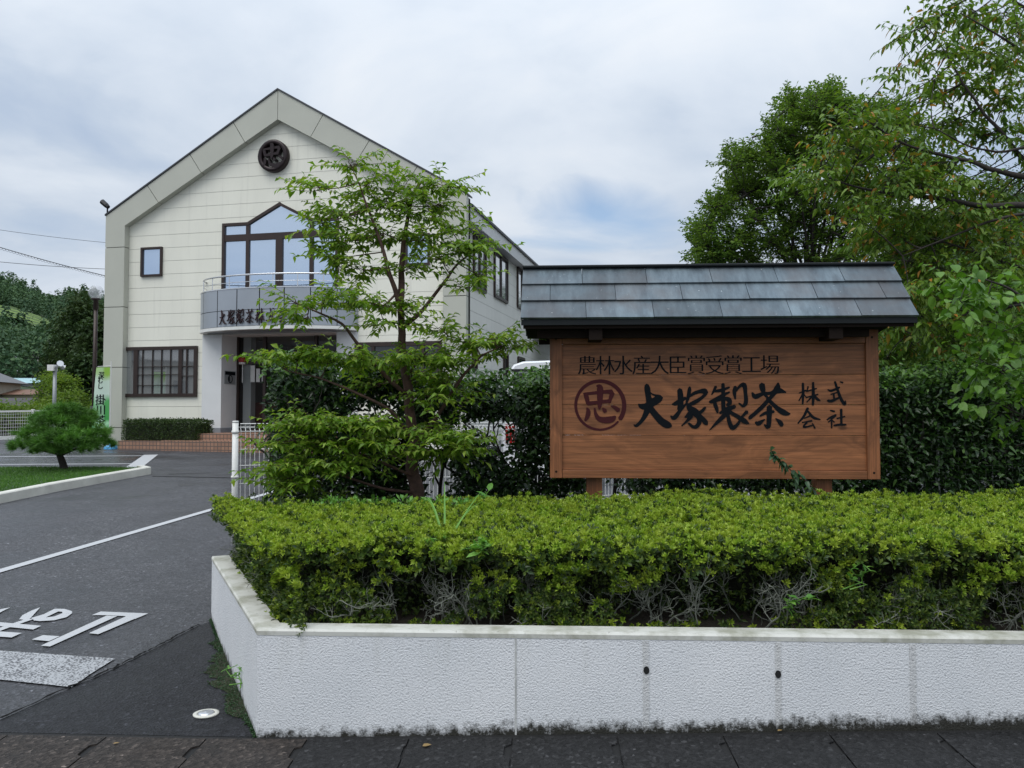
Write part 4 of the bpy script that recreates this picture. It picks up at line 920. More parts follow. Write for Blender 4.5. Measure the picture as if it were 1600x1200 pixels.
# nobori flag
fb = fac(171.5, 693, -1.05); fw_ = .60
fg = thing('banner_flag', 'green and white upright banner flag with black characters beside the building corner', 'flag', Bw(fb[0], -1.05, -.05), BY)
ftop = fac(171.5, 570, -1.05)[1] + .05; pz = lambda py: fac(171.5, py, -1.05)[1] + .05
MB().tube([(0, 0, .05), (0, 0, ftop + .1)], .014, 6).build('pole', M['white_metal'], fg); MB().tube([(0, 0, ftop - .02), (-.45, .0, ftop - .05)], .009, 5).build('top_arm', M['white_metal'], fg)
def mk_flag():
    t = mat0('flag_cloth'); s3 = t.new('ShaderNodeSeparateXYZ'); t.l.new(t.tc.outputs['Generated'], s3.inputs[0])
    nz = t.noise(t.mapping(t.obj, scale=(1, 1, .5)), 2.2, 3, .5); f = t.math('ADD', s3.outputs[2], t.math('MULTIPLY', t.math('SUBTRACT', nz, .5), .35))
    c1 = t.ramp(f, [(.0, (.12, .50, .18)), (.10, (.45, .78, .50)), (.16, (.06, .36, .08)), (.42, (.10, .42, .12)), (.56, (.62, .76, .66)), (.80, (.60, .74, .62)), (.90, (.30, .52, .08)), (1., (.28, .55, .06))])
    lx = t.ramp(s3.outputs[0], [(.0, .0), (.2, .28), (.62, .40), (.74, .0)]); c = t.mix(lx, c1, (.66, .80, .70))
    setc(t, 'Base Color', c); setc(t, 'Roughness', .8); tr = t.new('ShaderNodeBsdfTranslucent'); t.l.new(c, tr.inputs[0]); mx = t.new('ShaderNodeMixShader', i_0=.25); t.l.new(t.b.outputs[0], mx.inputs[1]); t.l.new(tr.outputs[0], mx.inputs[2]); t.l.new(mx.outputs[0], t.o.inputs[0]); return t.m
z0f, z1f = pz(668), pz(574)
def cloth(s_, z):
    k_ = (z - z0f) / (z1f - z0f); w = .53 - .05 * k_
    return (-.012 - s_ * w - .05 * (1 - k_) * s_, -.03 + .055 * math.sin(s_ * 5.0 + z * 1.1) * s_ + .03 * math.sin(z * 2.3) * s_, z + .04 * s_ * (1 - k_) * -1)
mb = MB(); mb.grid(np.array([[cloth(s_, z) for s_ in np.linspace(0, 1, 13)] for z in np.linspace(z0f, z1f, 25)])); fc = mb.build('cloth', mk_flag(), fg, True)
mb = MB(); mw = MB()
for ch_, cy, hh, cs in (('深', 586, .20, .52), ('む', 594, .18, .54), ('し', 603, .18, .52), ('掛', 624, .30, .52), ('川', 640, .28, .52), ('茶', 656, .30, .52)):
    V, Fs = text_mesh(ch_, 1.0); lo, hi = V.min(0), V.max(0); zc0 = pz(cy); k_ = hh / .93
    for dx, dz, dst, m_ in [(dx, dz, -.006, None) for dx, dz in ((0, 0), (.010, 0), (-.010, 0))]:
        P = []
        for v in V:
            s_ = cs - (v[0] - (lo[0] + hi[0]) / 2) * k_ / .53 * 1.0 + dx; z = zc0 + (v[1] - (lo[1] + hi[1]) / 2) * k_; q = cloth(s_, z); P.append((q[0], q[1] + dst - .0008 * (dx > 0) - .0016 * (dx < 0), q[2]))
        mb.add(np.array(P), Fs)
    if ch_ in 'し茶': mb.build('flag_lettering', M['ink'], fg); mb = MB()
MB().lathe([(0, 0), (.19, 0), (.21, .03), (.20, .10), (.10, .16), (.03, .20), (0, .20)], 18, (0.08, -.02, 0)).build('water_base', pmat('blue_plastic', (.08, .34, .62), .35), fg, True)
# floodlight on the eave corner
fl = thing('floodlight', 'small dark floodlight on a bracket at the left eave corner', 'floodlight', Bw(0, .25, HE + .06), BY)
mb = MB(); mb.tube([(-.001, 0, -.05), (-.16, 0, -.05)], .013, 5); mb.tube([(-.001, 0, -.20), (-.16, 0, -.20)], .013, 5); mb.tube([(-.15, 0, -.24), (-.15, 0, .28)], .026, 6); mb.build('bracket', M['dark_metal'], fl)
mb = MB(); mb.tube([(-.10, -.02, .27), (-.17, -.02, .33), (-.33, -.02, .46)], [.06, .08, .085], 8); mb.build('lamp_head', M['dark_metal'], fl)

# ================================================================== YARD
line('pavement_joint', M['seam'], ground(238, 744.5), ground(470, 749), .05, .006)
line('pavement_joint', M['seam'], ground(262, 741.5), ground(330, 739), .03, .006)
WT_ = [ground(-260, 701), ground(60, 703), ground(150, 704.5), ground(225, 709), ground(205, 722), ground(170, 733), ground(60, 736.5), ground(-260, 737)]
M['wet'] = mk_asphalt('wet_asphalt', (.026, .027, .031), (.045, .046, .052), .22)
struct(sheet('wet_asphalt', M['wet'], WT_[::-1], .004))
# lawn island with kerb and the cloud-pruned pine
KA = [ground(-420, 862), ground(-160, 822), ground(0, 787), ground(90, 768), ground(170, 753), ground(222, 743.5)]
KB = [ground(236, 741), ground(226, 738.5), ground(150, 738), ground(0, 738.5), ground(-250, 739), ground(-500, 739)]
ctr = np.mean(np.array(KA + KB), axis=0)
li = [np.array(p[:2]) for p in KA + KB]
mb = MB(); 
kk = np.array([p[:2] for p in KA] + [KB[0][:2], KB[1][:2]]); kt = np.gradient(kk, axis=0); kt = unit(kt); kn = np.stack([-kt[:, 1], kt[:, 0]], 1)
rows = []
for p, q in zip(kk, kn):
    i_ = p + q * .16; zg = float(g(*p)); rows.append([(p[0], p[1], zg - .02), (p[0], p[1], zg + .135), (p[0] + q[0] * .015, p[1] + q[1] * .015, zg + .15), (i_[0], i_[1], zg + .15), (i_[0], i_[1], zg - .02)])
mb.grid(np.array(rows), flip=True); struct(mb.build('kerb', M['kerb_white']))
lw = [p + q * .15 for p, q in zip(kk, kn)] + [np.array(p[:2]) for p in KB[2:]]
mb = MB(); mb.poly([(p[0], p[1], float(g(*p)) + .11) for p in lw]); struct(mb.build('lawn', pmat('turf', (.025, .06, .012), .9, var=.3, vscale=4)))
def inside(P, poly):
    x, y = P[:, 0], P[:, 1]; c = np.zeros(len(P), bool); n_ = len(poly)
    for i in range(n_):
        x1, y1 = poly[i]; x2, y2 = poly[(i + 1) % n_]; cond = ((y1 > y) != (y2 > y)) & (x < (x2 - x1) * (y - y1) / (y2 - y1 + 1e-12) + x1); c ^= cond
    return c
lp = np.array(lw); lo, hi = lp.min(0), lp.max(0); lo[0] = max(lo[0], -14.5)
Q = lo + rng.random((90000, 2)) * (hi - lo); Q = Q[inside(Q, [tuple(p) for p in lw])]
Q3 = np.column_stack([Q, g(Q[:, 0], Q[:, 1]) + .105]); kq = len(Q3)
D = rng.normal(size=(kq, 3)) * .45; D[:, 2] = 1
mb = MB(); mb.leaves(Q3, D, rng.normal(size=(kq, 3)), rng.uniform(.03, .075, kq), .010, 'n'); tag(mb.build('grass', M['grass']), 'short mown grass on the kerbed island', 'grass', kind='stuff')

def pine(base, label):
    t = thing('pine_tree', label, 'pine', base); Yb = base[1]
    def L(px, py, dy=0.): return at(px, py, Yb + dy) - base
    tr = MB(); tr.tube([L(103, 742), L(100, 730), L(96, 718), L(92, 708), L(97, 690), L(100, 668), L(98, 650)], [.085, .075, .07, .06, .05, .04, .02], 8)
    pads = []
    spec = [(45, 696, 30, 10, .2), (75, 700, 26, 9, -.35), (120, 697, 34, 10, -.3), (150, 692, 24, 9, .2), (60, 676, 30, 9, -.3), (100, 684, 36, 10, -.5), (140, 674, 28, 9, -.1), (85, 658, 30, 9, -.2), (118, 655, 28, 9, .1), (100, 642, 26, 9, 0), (70, 652, 18, 7, .3), (132, 650, 18, 7, .3)]
    for x, y, rx, ry, dy in spec:
        c = L(x, y, dy); pads.append((c, rx * Yb / F_PX, ry * Yb / F_PX)); s0 = L(96 + (y - 700) * .0, min(712, y + 14)); tr.tube([s0, (s0 + c) / 2 + (0, 0, -.03), c + (0, 0, -.04)], [.03, .022, .012], 5)
    tr.build('trunk', M['bark_dark'], t)
    mb = MB(); P, D = [], []
    for c, rx, ry in pads:
        nt = int(44 * rx / .4)
        a = rng.uniform(0, 2 * math.pi, nt); r_ = np.sqrt(rng.random(nt)) * rx; hgt = (1 - (r_ / rx) ** 2) * ry * 1.8
        T = c + np.column_stack([r_ * np.cos(a), r_ * np.sin(a) * .9, hgt * rng.uniform(.3, 1, nt) - ry * .5]) + rng.normal(size=(nt, 3)) * .035
        m_ = 75; base_ = np.repeat(T, m_, 0) + rng.normal(size=(nt * m_, 3)) * .012; dirs = rng.normal(size=(nt * m_, 3)) * .75; dirs[:, 2] = dirs[:, 2] * .7 + .35
        out_ = np.repeat(np.column_stack([np.cos(a), np.sin(a), np.zeros(nt)]) * (r_ / rx)[:, None], m_, 0); P.append(base_); D.append(dirs + out_ * .8)
    P, D = np.vstack(P), np.vstack(D); mb.leaves(P, D, rng.normal(size=P.shape), rng.uniform(.10, .19, len(P)), .010, 'n', droop=.05); mb.build('crown', M['pine'], t)
pb_ = ground(102, 741); pb_[2] += .11; pine(pb_, 'small cloud pruned pine on the grass island')

# poles
def mast(name, label, cat, px, ytop, Y, rad, mat, ybase=None): 
    b = at(px, 600, Y); b[2] = float(g(b[0], Y)); t = thing(name, label, cat, b); h = at(px, ytop, Y)[2] - b[2]
    MB().tube([(0, 0, 0), (0, 0, h)], [rad, rad * .85], 8).build('pole', mat, t, True); return t, h
t, h = mast('globe_lamp', 'brown lamp post with a pale globe beside the building corner', 'lamp post', 147.5, 469, 27.5, .075, M['brown_frame'])
MB().lathe([(.0, h - .35), (.09, h - .3), (.075, h), (.17, h + .03), (.15, h + .06), (0, h + .06)], 14).build('collar', M['brown_frame'], t, True)
def mk_globe():
    t_ = mat0('lamp_globe'); setc(t_, 'Base Color', (.75, .76, .80)); setc(t_, 'Roughness', .12); tr = t_.new('ShaderNodeBsdfTransparent'); mx = t_.new('ShaderNodeMixShader', i_0=.68); t_.l.new(t_.b.outputs[0], mx.inputs[1]); t_.l.new(tr.outputs[0], mx.inputs[2]); t_.l.new(mx.outputs[0], t_.o.inputs[0]); return t_.m
prof = [(.24 * math.sin(a), h + .27 - .24 * math.cos(a)) for a in np.linspace(.35, math.pi, 12)]; MB().lathe(prof, 20).build('globe', mk_globe(), t, True)
MB().tube([(0, 0, 0), (0, 0, 1.15)], [.12, .12], 10).build('sleeve', M['dark_metal'], t, True)
t, h = mast('camera_pole', 'slim grey pole with two small lamp heads behind the pine', 'pole', 85.5, 577, 30, .075, pmat('galvanised', (.30, .32, .33), .5, .4))
MB().box((-.20, -.16, h - .06), (.03, .12, h + .16)).build('lamp_head', M['white_metal'], t)
mb = MB(); mb.tube([(.03, 0, h + .06), (.17, -.05, h + .12), (.30, -.2, h + .2)], [.05, .09, .12], 8); mb.tube([(.2, -.02, h + .1), (.33, .05, h + .05)], [.06, .1], 8); mb.build('lamp_head', M['silver'], t)

# white wire fence along the far left edge of the yard
fa, fb_ = at(-120, 600, 25.0), at(105, 600, 27.5); fa[2] = float(g(*fa[:2])); fb_[2] = float(g(*fb_[:2]))
wf = thing('yard_fence', 'white pipe framed wire fence along the left edge of the car park', 'fence', fa); d = fb_ - fa; nP = 4
mb = MB(); mb.bar((0, 0, 1.0), d + (0, 0, 1.0), .06, .06); mb.build('top_rail', M['white_metal'], wf); mb = MB(); mb.bar((0, 0, .16), d + (0, 0, .16), .06, .12); mb.build('bottom_rail', M['white_metal'], wf)
for i in range(nP + 1): q_ = d * i / nP; MB().bar(q_ + (0, 0, -.1), q_ + (0, 0, 1.06), .08, .08, up=(0, 1, 0)).build('fence_post', M['white_metal'], wf)
mb = MB()
for k_ in range(7): mb.bar(np.array([0, 0, .28 + k_ * .105]), d + (0, 0, .28 + k_ * .105), .012, .012)
for k_ in range(60): q_ = d * (k_ + .5) / 60; mb.bar(q_ + (0, 0, .2), q_ + (0, 0, .98), .006, .006, up=(0, 1, 0))
mb.build('wire_mesh', M['white_metal'], wf)

# white mesh fence on its concrete base, seen through the hedge, with the end post at its left
e0 = at(368, 660, 9.2); ft = e0[2]; e0[2] = 0; e1 = at(862, 640, 10.75); e1[2] = 0; fd = unit(e1[:2] - e0[:2])
gz0 = float(g(*e0[:2]))
mf = thing('mesh_fence', 'white welded mesh fence behind the tall hedge with a round end post', 'fence', (e0[0], e0[1], gz0)); FH = ft - gz0
def fp(s_, z, off=0.): return np.array([fd[0] * s_ - fd[1] * off, fd[1] * s_ + fd[0] * off, z])
FLn = 8.0
for k_, s_ in enumerate(np.arange(0, FLn + .1, 2.0)):
    mb = MB(); mb.tube([fp(s_, -.1), fp(s_, FH)], .034, 12); mb.tube([fp(s_, FH), fp(s_, FH + .018)], [.037, .030], 12)
    for zz_ in (FH - .12, FH - .62): mb.tube([fp(s_, zz_), fp(s_, zz_ + .028)], .042, 12)
    mb.build('fence_post', M['white_metal'], mf, True)
for k_ in range(4):
    a, b = .05 + k_ * 2.0, 1.97 + k_ * 2.0; mb = MB(); zb0 = .22
    zw = [FH - .015, FH - .10, FH - .30, FH - .48, FH - .68, zb0 + .14, zb0 + .05]
    for z in zw: mb.tube([fp(a, z), fp(b, z)], .0042, 4)
    for off, z in ((.055, FH - .055), (-.0, FH - .015), (.055, zb0 + .09)): mb.tube([fp(a, z, off), fp(b, z, off)], .005, 4)
    for s_ in np.arange(a + .01, b, .05): mb.tube([fp(s_, zb0, 0), fp(s_, zb0 + .05, 0), fp(s_, zb0 + .09, .055), fp(s_, zb0 + .14, 0), fp(s_, FH - .10, 0), fp(s_, FH - .055, .055), fp(s_, FH - .013, .0)], .0034, 4, False)
    mb.build('mesh_panel', M['white_metal'], mf)
cb = thing('fence_base', 'low concrete kerb wall under the white mesh fence', 'low wall', (e0[0], e0[1], gz0)); mb = MB()
for s_ in (0.,): mb.prism([fp(1.2, -.2, -.07), fp(FLn, -.2, -.07), fp(FLn, -.2, .07), fp(1.2, -.2, .07)], (0, 0, .2 + .19))
mb.build('wall', M['concrete'], cb)
# grey mesh fence just behind the planter
h0_, h1_ = Wd(-.15, 3.35), Wd(6.4, 4.6); hd = unit(h1_[:2] - h0_[:2]); GL = np.linalg.norm(h1_[:2] - h0_[:2])
gf = thing('wire_fence', 'thin grey wire mesh fence between sign and tall hedge', 'fence', (h0_[0] + hd[0] * 2.0, h0_[1] + hd[1] * 2.0, z_top - .1)); mb = MB()
for s_ in np.arange(0, GL - 2.0, .075): mb.tube([(hd[0] * s_, hd[1] * s_, 0), (hd[0] * s_, hd[1] * s_, .95)], .0018, 3, False)
for z in np.arange(.05, .96, .15): mb.tube([(0, 0, z), (hd[0] * (GL - 2), hd[1] * (GL - 2), z)], .0020, 3, False)
mb.build('mesh_panel', M['grey_wire'], gf)
for s_ in (0.0, 1.8, 3.6): MB().tube([(hd[0] * s_, hd[1] * s_, -.2), (hd[0] * s_, hd[1] * s_, .98)], .016, 6).build('fence_post', M['grey_wire'], gf)

# van parked with its tail to the hedge
vx = at(784, 600, 14.0)[0]; vz = float(g(vx + .85, 14.0)); VH = at(830, 564.5, 14.0)[2] - vz
va_ = thing('parked_van', 'white van parked tail first behind the tall hedge', 'van', (vx + .86, 14.0, vz), R(-3))
sec = [(.0, .30), (.60, .30), (.80, .36), (.845, .52), (.86, .95), (.845, 1.12), (.80, 1.45), (.73, VH - .16), (.66, VH - .05), (.50, VH), (0, VH + .02)]
def van_sec(y, kx, ztop, zk): return [(x * kx, y, min(z, ztop) if z > .6 else z) for x, z in sec]
mb = MB(); sts = [(0.0, .96, VH - .03), (.06, 1.0, VH), (.4, 1, VH), (2.0, 1, VH), (3.2, 1, VH - .02), (3.55, .99, VH - .12), (4.15, .97, 1.15), (4.5, .93, 1.0), (4.62, .85, .85)]
rows = []
for y, kx, zt__ in sts:
    hrow = [(x * kx, y, z if z <= 1.0 else 1.0 + (z - 1.0) * (zt__ - 1.0) / (VH - 1.0)) if zt__ > 1.0 else (x * kx, y, min(z, zt__)) for x, z in sec]; rows.append([(-x, y_, z) for x, y_, z in hrow[::-1]][:-1] + hrow)
mb.grid(np.array(rows)); mb.poly(rows[0]); mb.poly(rows[-1][::-1]); bo = mb.build('body', M['van_white'], va_, True)
zw0, zw1 = 1.16, VH - .2
MB().poly([(x * .96, -.006, z) for x, z in ((-.76, zw0), (.76, zw0), (.68, zw1), (-.68, zw1))]).build('rear_window', M['glass_dark'], va_)
mb = MB(); mb.box((-.70, -.02, VH - .18), (.70, .05, VH - .13)); mb.build('spoiler_lip', M['dark_metal'], va_)
for s_ in (-1, 1):
    MB().box((min(s_ * .80, s_ * .64), -.022, .80), (max(s_ * .80, s_ * .64), .02, 1.12)).build('tail_light', M['red_lens'], va_)
    MB().poly([(s_ * .858, y, z) for y, z in ((.25, 1.15), (3.3, 1.15), (2.9, VH - .25), (.3, VH - .25))]).build('side_window', M['glass_dark'], va_)
    for y in (.75, 3.75): 
        w_ = MB(); pr_ = [(.18, -.09), (.30, -.10), (.315, -.06), (.315, .06), (.30, .10), (.18, .09)]; V = [[(s_ * .76 + x, y + r_ * math.cos(a), .315 + r_ * math.sin(a)) for a in np.linspace(0, 2 * math.pi, 21)] for r_, x in pr_]; w_.grid(np.array(V)); o = w_.build('wheel', M['rubber'], va_, True)
        hb = MB(); hb.grid(np.array([[(s_ * .76 + x, y + r_ * math.cos(a), .315 + r_ * math.sin(a)) for a in np.linspace(0, 2 * math.pi, 21)] for r_, x in ((.01, s_ * .07), (.10, s_ * .085), (.18, s_ * .07))])); hb.build('hub', M['silver'], o, True)
MB().box((-.82, -.05, .32), (.82, .0, .62)).build('bumper', M['van_white'], va_); MB().box((-.17, -.03, .70), (.17, -.004, .86)).build('number_plate', M['white_metal'], va_)

# overhead wires
for lab, a, b, r_ in (('uppermost thin wire crossing the sky left of the building', (-60, 350), (240, 385), .010), ('thick spiral wrapped cable sloping down to the building', (-60, 368), (230, 446), .018), ('straight lower wire left of the building', (-60, 403), (230, 422), .013)):
    A, B = at(a[0], a[1], 40), at(b[0], b[1], 44); o = MB(); pts = [A + (B - A) * f - np.array([0, 0, .12 * 4 * f * (1 - f)]) for f in np.linspace(0, 1, 13)]; o.tube(pts, r_, 5)
    if 'spiral' in lab:
        sp = []; N = 420
        for i in range(N): f = i / (N - 1); sp.append(A + (B - A) * f - np.array([0, 0, .12 * 4 * f * (1 - f) + .05]) + np.array([0, .05 * math.cos(i * .9), .06 * math.sin(i * .9)]))
        o.tube(sp, .007, 3)
    tag(o.build('power_cable', M['dark_metal']), lab, 'cable', 'overhead cables')

# ---------------------------------------------------------------- far left: houses, poles
def house(label, x, y, w, dp, hw, hr, roofc, wallc, rz=0., hip=False, z=None):
    zb = float(g(x, y)) if z is None else z; t = thing('house', label, 'house', (x, y, zb), rz); wl = pmat('house_wall', wallc, .8)
    MB().box((-w / 2, -dp / 2, -.4), (w / 2, dp / 2, hw)).build('wall', wl, t); o_ = .5; mb = MB()
    e = [(-w / 2 - o_, -dp / 2 - o_, hw), (w / 2 + o_, -dp / 2 - o_, hw), (w / 2 + o_, dp / 2 + o_, hw), (-w / 2 - o_, dp / 2 + o_, hw)]; k_ = w / 2 - dp / 2 if hip else w / 2 + o_
    r_ = [(-max(k_, .3), 0, hw + hr), (max(k_, .3), 0, hw + hr)]; mb.add(np.array(e + r_), [(0, 1, 5, 4), (2, 3, 4, 5), (1, 2, 5), (3, 0, 4), (3, 2, 1, 0)]); mb.build('roof', pmat('house_roof', roofc, .6), t)
    mb = MB()
    for k_ in (-1, 0, 1):
        wn = MB(); wn.box((k_ * w * .3 - .5, -dp / 2 - .05, hw * .35), (k_ * w * .3 + .5, -dp / 2 - .001, hw * .75)); wn.build('window', M['glass_dark'], t)
    return t
def far(px, py, Y): return at(px, py, Y)
p = far(-42, 600, 68); house('beige house with a grey hipped tile roof at the left edge', p[0], 68, 5.2, 5, 3.5, 1.5, (.13, .13, .135), (.34, .31, .25), R(8), True, .7)
p = far(33, 600, 70); house('long low cream house with a rusty brown eave', p[0], 70, 6.0, 5, 2.4, .5, (.16, .075, .04), (.42, .38, .28), R(-6), False, .8)
p = far(32, 600, 82); house('far shed with a pale turquoise sheet roof', p[0], 82, 4.6, 5, 3.6, .6, (.35, .52, .55), (.36, .37, .38), R(5), False, 1.0)
p = far(-18, 600, 50); house('dark lean-to roof in front of the beige house', p[0], 50, 4.2, 3, 1.2, .7, (.05, .045, .045), (.20, .16, .12), R(20), False, .7)
t, h = mast('street_light', 'distant slim grey street light rising over the house roofs', 'street light', 26, 560, 90, .09, M['silver']); mb = MB(); mb.tube([(0, 0, h), (-.25, 0, h + .22), (-.9, 0, h + .25)], [.07, .06, .09], 6); mb.build('lamp_arm', M['silver'], t, True)
t, h = mast('utility_pole', 'distant utility pole with transformers and crossarms', 'utility pole', 50, 549, 85, .16, M['concrete'])
mb = MB(); mb.bar((-.9, 0, h - .7), (.9, 0, h - .7), .1, .1); mb.bar((-.8, 0, h - 1.6), (1.2, 0, h - 1.6), .1, .1); mb.build('crossarm', M['dark_metal'], t)
for x in (-.55, .55): MB().lathe([(0, 0), (.28, 0), (.28, .8), (0, .85)], 12, (x, 0, h - 2.9)).build('transformer', M['dark_metal'], t)
t, h = mast('utility_pole', 'second distant utility pole behind the yellow green bush', 'utility pole', 57.5, 557, 92, .15, M['concrete']); mb = MB(); mb.bar((-.8, 0, h - .6), (.8, 0, h - .6), .1, .1); mb.build('crossarm', M['dark_metal'], t)
# a house across the street behind the camera, mirrored in the ground floor window
house('grey gabled house across the street behind the viewer', -38, -3, 11, 9, 5.2, 3.0, (.10, .10, .11), (.36, .33, .29), R(110), False, 0)

# ================================================================== CLIPPED AZALEA HEDGE in the planter
hd_ = thing('azalea_hedge', 'low clipped yellow green azalea hedge filling the white planter', 'hedge', (P0[0], P0[1], z_top - .05), FR)
from math import pi
def vnoise(x, y, sd=0):
    xi, yi = np.floor(x).astype(int), np.floor(y).astype(int); fx, fy = x - xi, y - yi; fx = fx * fx * (3 - 2 * fx); fy = fy * fy * (3 - 2 * fy)
    h = lambda a, b: np.abs(np.sin(a * 127.1 + b * 311.7 + sd * 74.7) * 43758.5453) % 1
    return (h(xi, yi) * (1 - fx) + h(xi + 1, yi) * fx) * (1 - fy) + (h(xi, yi + 1) * (1 - fx) + h(xi + 1, yi + 1) * fx) * fy
SZ = z_top - .05
HB = 2.15                                             # depth of the hedge
def left_edge(t_): return p1[0] / p1[1] * t_            # planter side line in local coords
def htop(s_, t_): return .918 - SZ + .012 * np.maximum(s_, 0) + .018 * t_ + .016 * np.sin(s_ * 2.3 + t_) + .012 * np.sin(s_ * 5.1 - t_ * 2.2) + .045 * (vnoise(s_ * 7. + 40, t_ * 7. + 40, 5) - .5) + .05 * (vnoise(s_ * 15. + 90, t_ * 17. + 90, 6) - .5)
SMAX = 5.6
def frontline(z): # how far the foliage stands behind the planter face at height z (above soil)
    return .19 + .03 * np.clip(1 - z / .34, 0, 1)
def rosettes(mb, C, Nn, m, Lr, Wr, shape='q', spread=.75):
    k = len(C); Nn = unit(Nn + rng.normal(size=(k, 3)) * .42); a = np.cross(Nn, [0.31, .2, .93]); a = unit(a); b = np.cross(Nn, a); ph = rng.random(k) * 6.28; Ps, Ds, Ns, Ls, Ws = [], [], [], [], []
    sc = rng.uniform(.75, 1.25, k)
    for j in range(m):
        an = ph + j * 2.399; el = .25 + spread * (1 - j / m) + rng.normal(size=k) * .12
        D = Nn * np.cos(el)[:, None] + (a * np.cos(an)[:, None] + b * np.sin(an)[:, None]) * np.sin(el)[:, None]
        Ps.append(C + D * .003); Ds.append(D); Ns.append(Nn); Ls.append(sc * rng.uniform(.8, 1.15, k) * Lr); Ws.append(sc * Wr)
    mb.leaves(np.vstack(Ps), np.vstack(Ds), np.vstack(Ns), np.concatenate(Ls), np.concatenate(Ws), shape, .12, .05)
top_, old_ = MB(), MB()
# top surface
nT = 33000
s_ = rng.uniform(-1.2, SMAX, nT); t_ = rng.uniform(.17, HB, nT); ok = s_ > left_edge(t_) + .0
s_, t_ = s_[ok], t_[ok]; dl = (s_ - left_edge(t_) + .08) * .92; df = t_ - .16; ed = np.minimum(dl, df); dbk = HB - t_
Rr = .10
drop = np.where(ed < Rr, Rr - np.sqrt(np.maximum(Rr ** 2 - (Rr - np.clip(ed, 0, Rr)) ** 2, 0)), 0) * .85
nrm = np.zeros((len(s_), 3)); nrm[:, 2] = 1; fr_ = np.clip(1 - ed / Rr, 0, 1); isl = dl < df
nrm[~isl, 1] -= 1.4 * fr_[~isl]; nrm[isl, 0] -= 1.4 * fr_[isl]
z = htop(s_, t_) - drop + rng.normal(size=len(s_)) * .020 - .02
# weedy shaded hollow at the back left
C = np.column_stack([s_, t_, z]); hole = ((s_ + .1) / .75) ** 2 + ((t_ - 2.0) / .42) ** 2 < 1
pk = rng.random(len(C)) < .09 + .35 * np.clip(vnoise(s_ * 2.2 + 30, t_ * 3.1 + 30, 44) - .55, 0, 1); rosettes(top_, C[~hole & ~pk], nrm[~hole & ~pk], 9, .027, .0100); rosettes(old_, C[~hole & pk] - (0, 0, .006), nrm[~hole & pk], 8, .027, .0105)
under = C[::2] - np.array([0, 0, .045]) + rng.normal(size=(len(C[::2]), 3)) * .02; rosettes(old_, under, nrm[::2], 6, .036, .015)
# front face and left face: clumps with gaps where the bare twigs show
def face(nF, left):
    f = rng.uniform(0, 1, nF); zz = rng.uniform(.02, 1.0, nF)
    if left: t0 = f * HB; s0 = left_edge(t0); u = t0
    else: s0 = f * (SMAX); t0 = np.zeros(nF); u = s0
    H = htop(s0, t0) - .12; z = zz * H
    cl = vnoise(u * 4.2, z * 5.5, 3 + left) * .6 + vnoise(u * 10.5, z * 12., 9 + left) * .4
    thr = np.interp(zz, [0, .12, .30, .55, .75, .9, 1.0], [.22, .38, .53, .56, .53, .48, .33]) - (.16 if left else 0); keep = cl > thr
    inset = frontline(z) + (1 - np.clip((cl - thr) * 4, 0, 1)) * .06 + rng.normal(size=nF) * .02
    if left: w = np.array([-.9, -.42]); s1 = s0 + inset * 1.02 - .04; t1 = t0
    else: s1 = s0; t1 = t0 + inset
    C = np.column_stack([s1, t1, z])[keep]; N = np.zeros_like(C); 
    if left: N[:, 0] = -1
    else: N[:, 1] = -1
    N[:, 2] = .45 + .9 * np.clip(zz[keep] - .5, 0, .5); ok = C[:, 0] > left_edge(C[:, 1]) - .06
    return C[ok], N[ok], zz[keep][ok]
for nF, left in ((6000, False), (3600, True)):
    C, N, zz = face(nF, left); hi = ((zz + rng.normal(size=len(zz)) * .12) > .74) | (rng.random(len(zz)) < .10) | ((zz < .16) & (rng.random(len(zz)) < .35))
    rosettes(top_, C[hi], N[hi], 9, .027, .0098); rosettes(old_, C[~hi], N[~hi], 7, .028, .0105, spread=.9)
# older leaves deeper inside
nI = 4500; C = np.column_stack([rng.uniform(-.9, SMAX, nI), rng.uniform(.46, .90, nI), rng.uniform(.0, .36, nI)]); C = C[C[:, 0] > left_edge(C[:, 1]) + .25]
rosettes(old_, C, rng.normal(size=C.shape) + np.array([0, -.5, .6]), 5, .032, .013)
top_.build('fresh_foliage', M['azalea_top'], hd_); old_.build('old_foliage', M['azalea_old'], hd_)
tw = MB()
def twig(p, d, L, r, lev):
    n_ = 5; P = [p]; 
    for i in range(n_): d = unit(d + rng.normal(size=3) * .24 + np.array([0, 0, .05])); P.append(P[-1] + d * L / n_)
    tw.tube(P, np.linspace(r, r * .5, n_ + 1), 4 if lev else 5, False)
    if lev < 3:
        for i in (2, 3, 4, 5)[:4 if lev < 2 else 2]:
            if rng.random() < .85: twig(P[i], unit(d + rng.normal(size=3) * .75 + np.array([0, -.25, .1])), L * .62, r * .6, lev + 1)
for i in range(120):
    a = rng.uniform(-.6, SMAX); t0 = rng.uniform(.26, .50)
    if i < 26: t0 = rng.uniform(.3, HB - .1); a = left_edge(t0) + rng.uniform(.26, .40)
    if a < left_edge(t0) + .15: continue
    dr = np.array([rng.normal() * .35, -.42, 1.0]) if i >= 26 else np.array([-.15, rng.normal() * .4, 1.0])
    twig(np.array([a, t0, 0.0]), unit(dr), rng.uniform(.15, .24), rng.uniform(.004, .007), 0)
tw.build('bare_twigs', M['bark_grey'], hd_)
ib = MB(); ib.prism([(left_edge(.75) + .42, .75, .0), (SMAX, .75, .0), (SMAX, HB - .1, .0), (left_edge(HB - .1) + .42, HB - .1, .0)], (0, 0, .33)); ib.build('shade_core', pmat('shade_core', (.012, .015, .007), .95, bmp=(30, 1., .03)), hd_)  # solid near-black block added for the shaded depth of the hedge

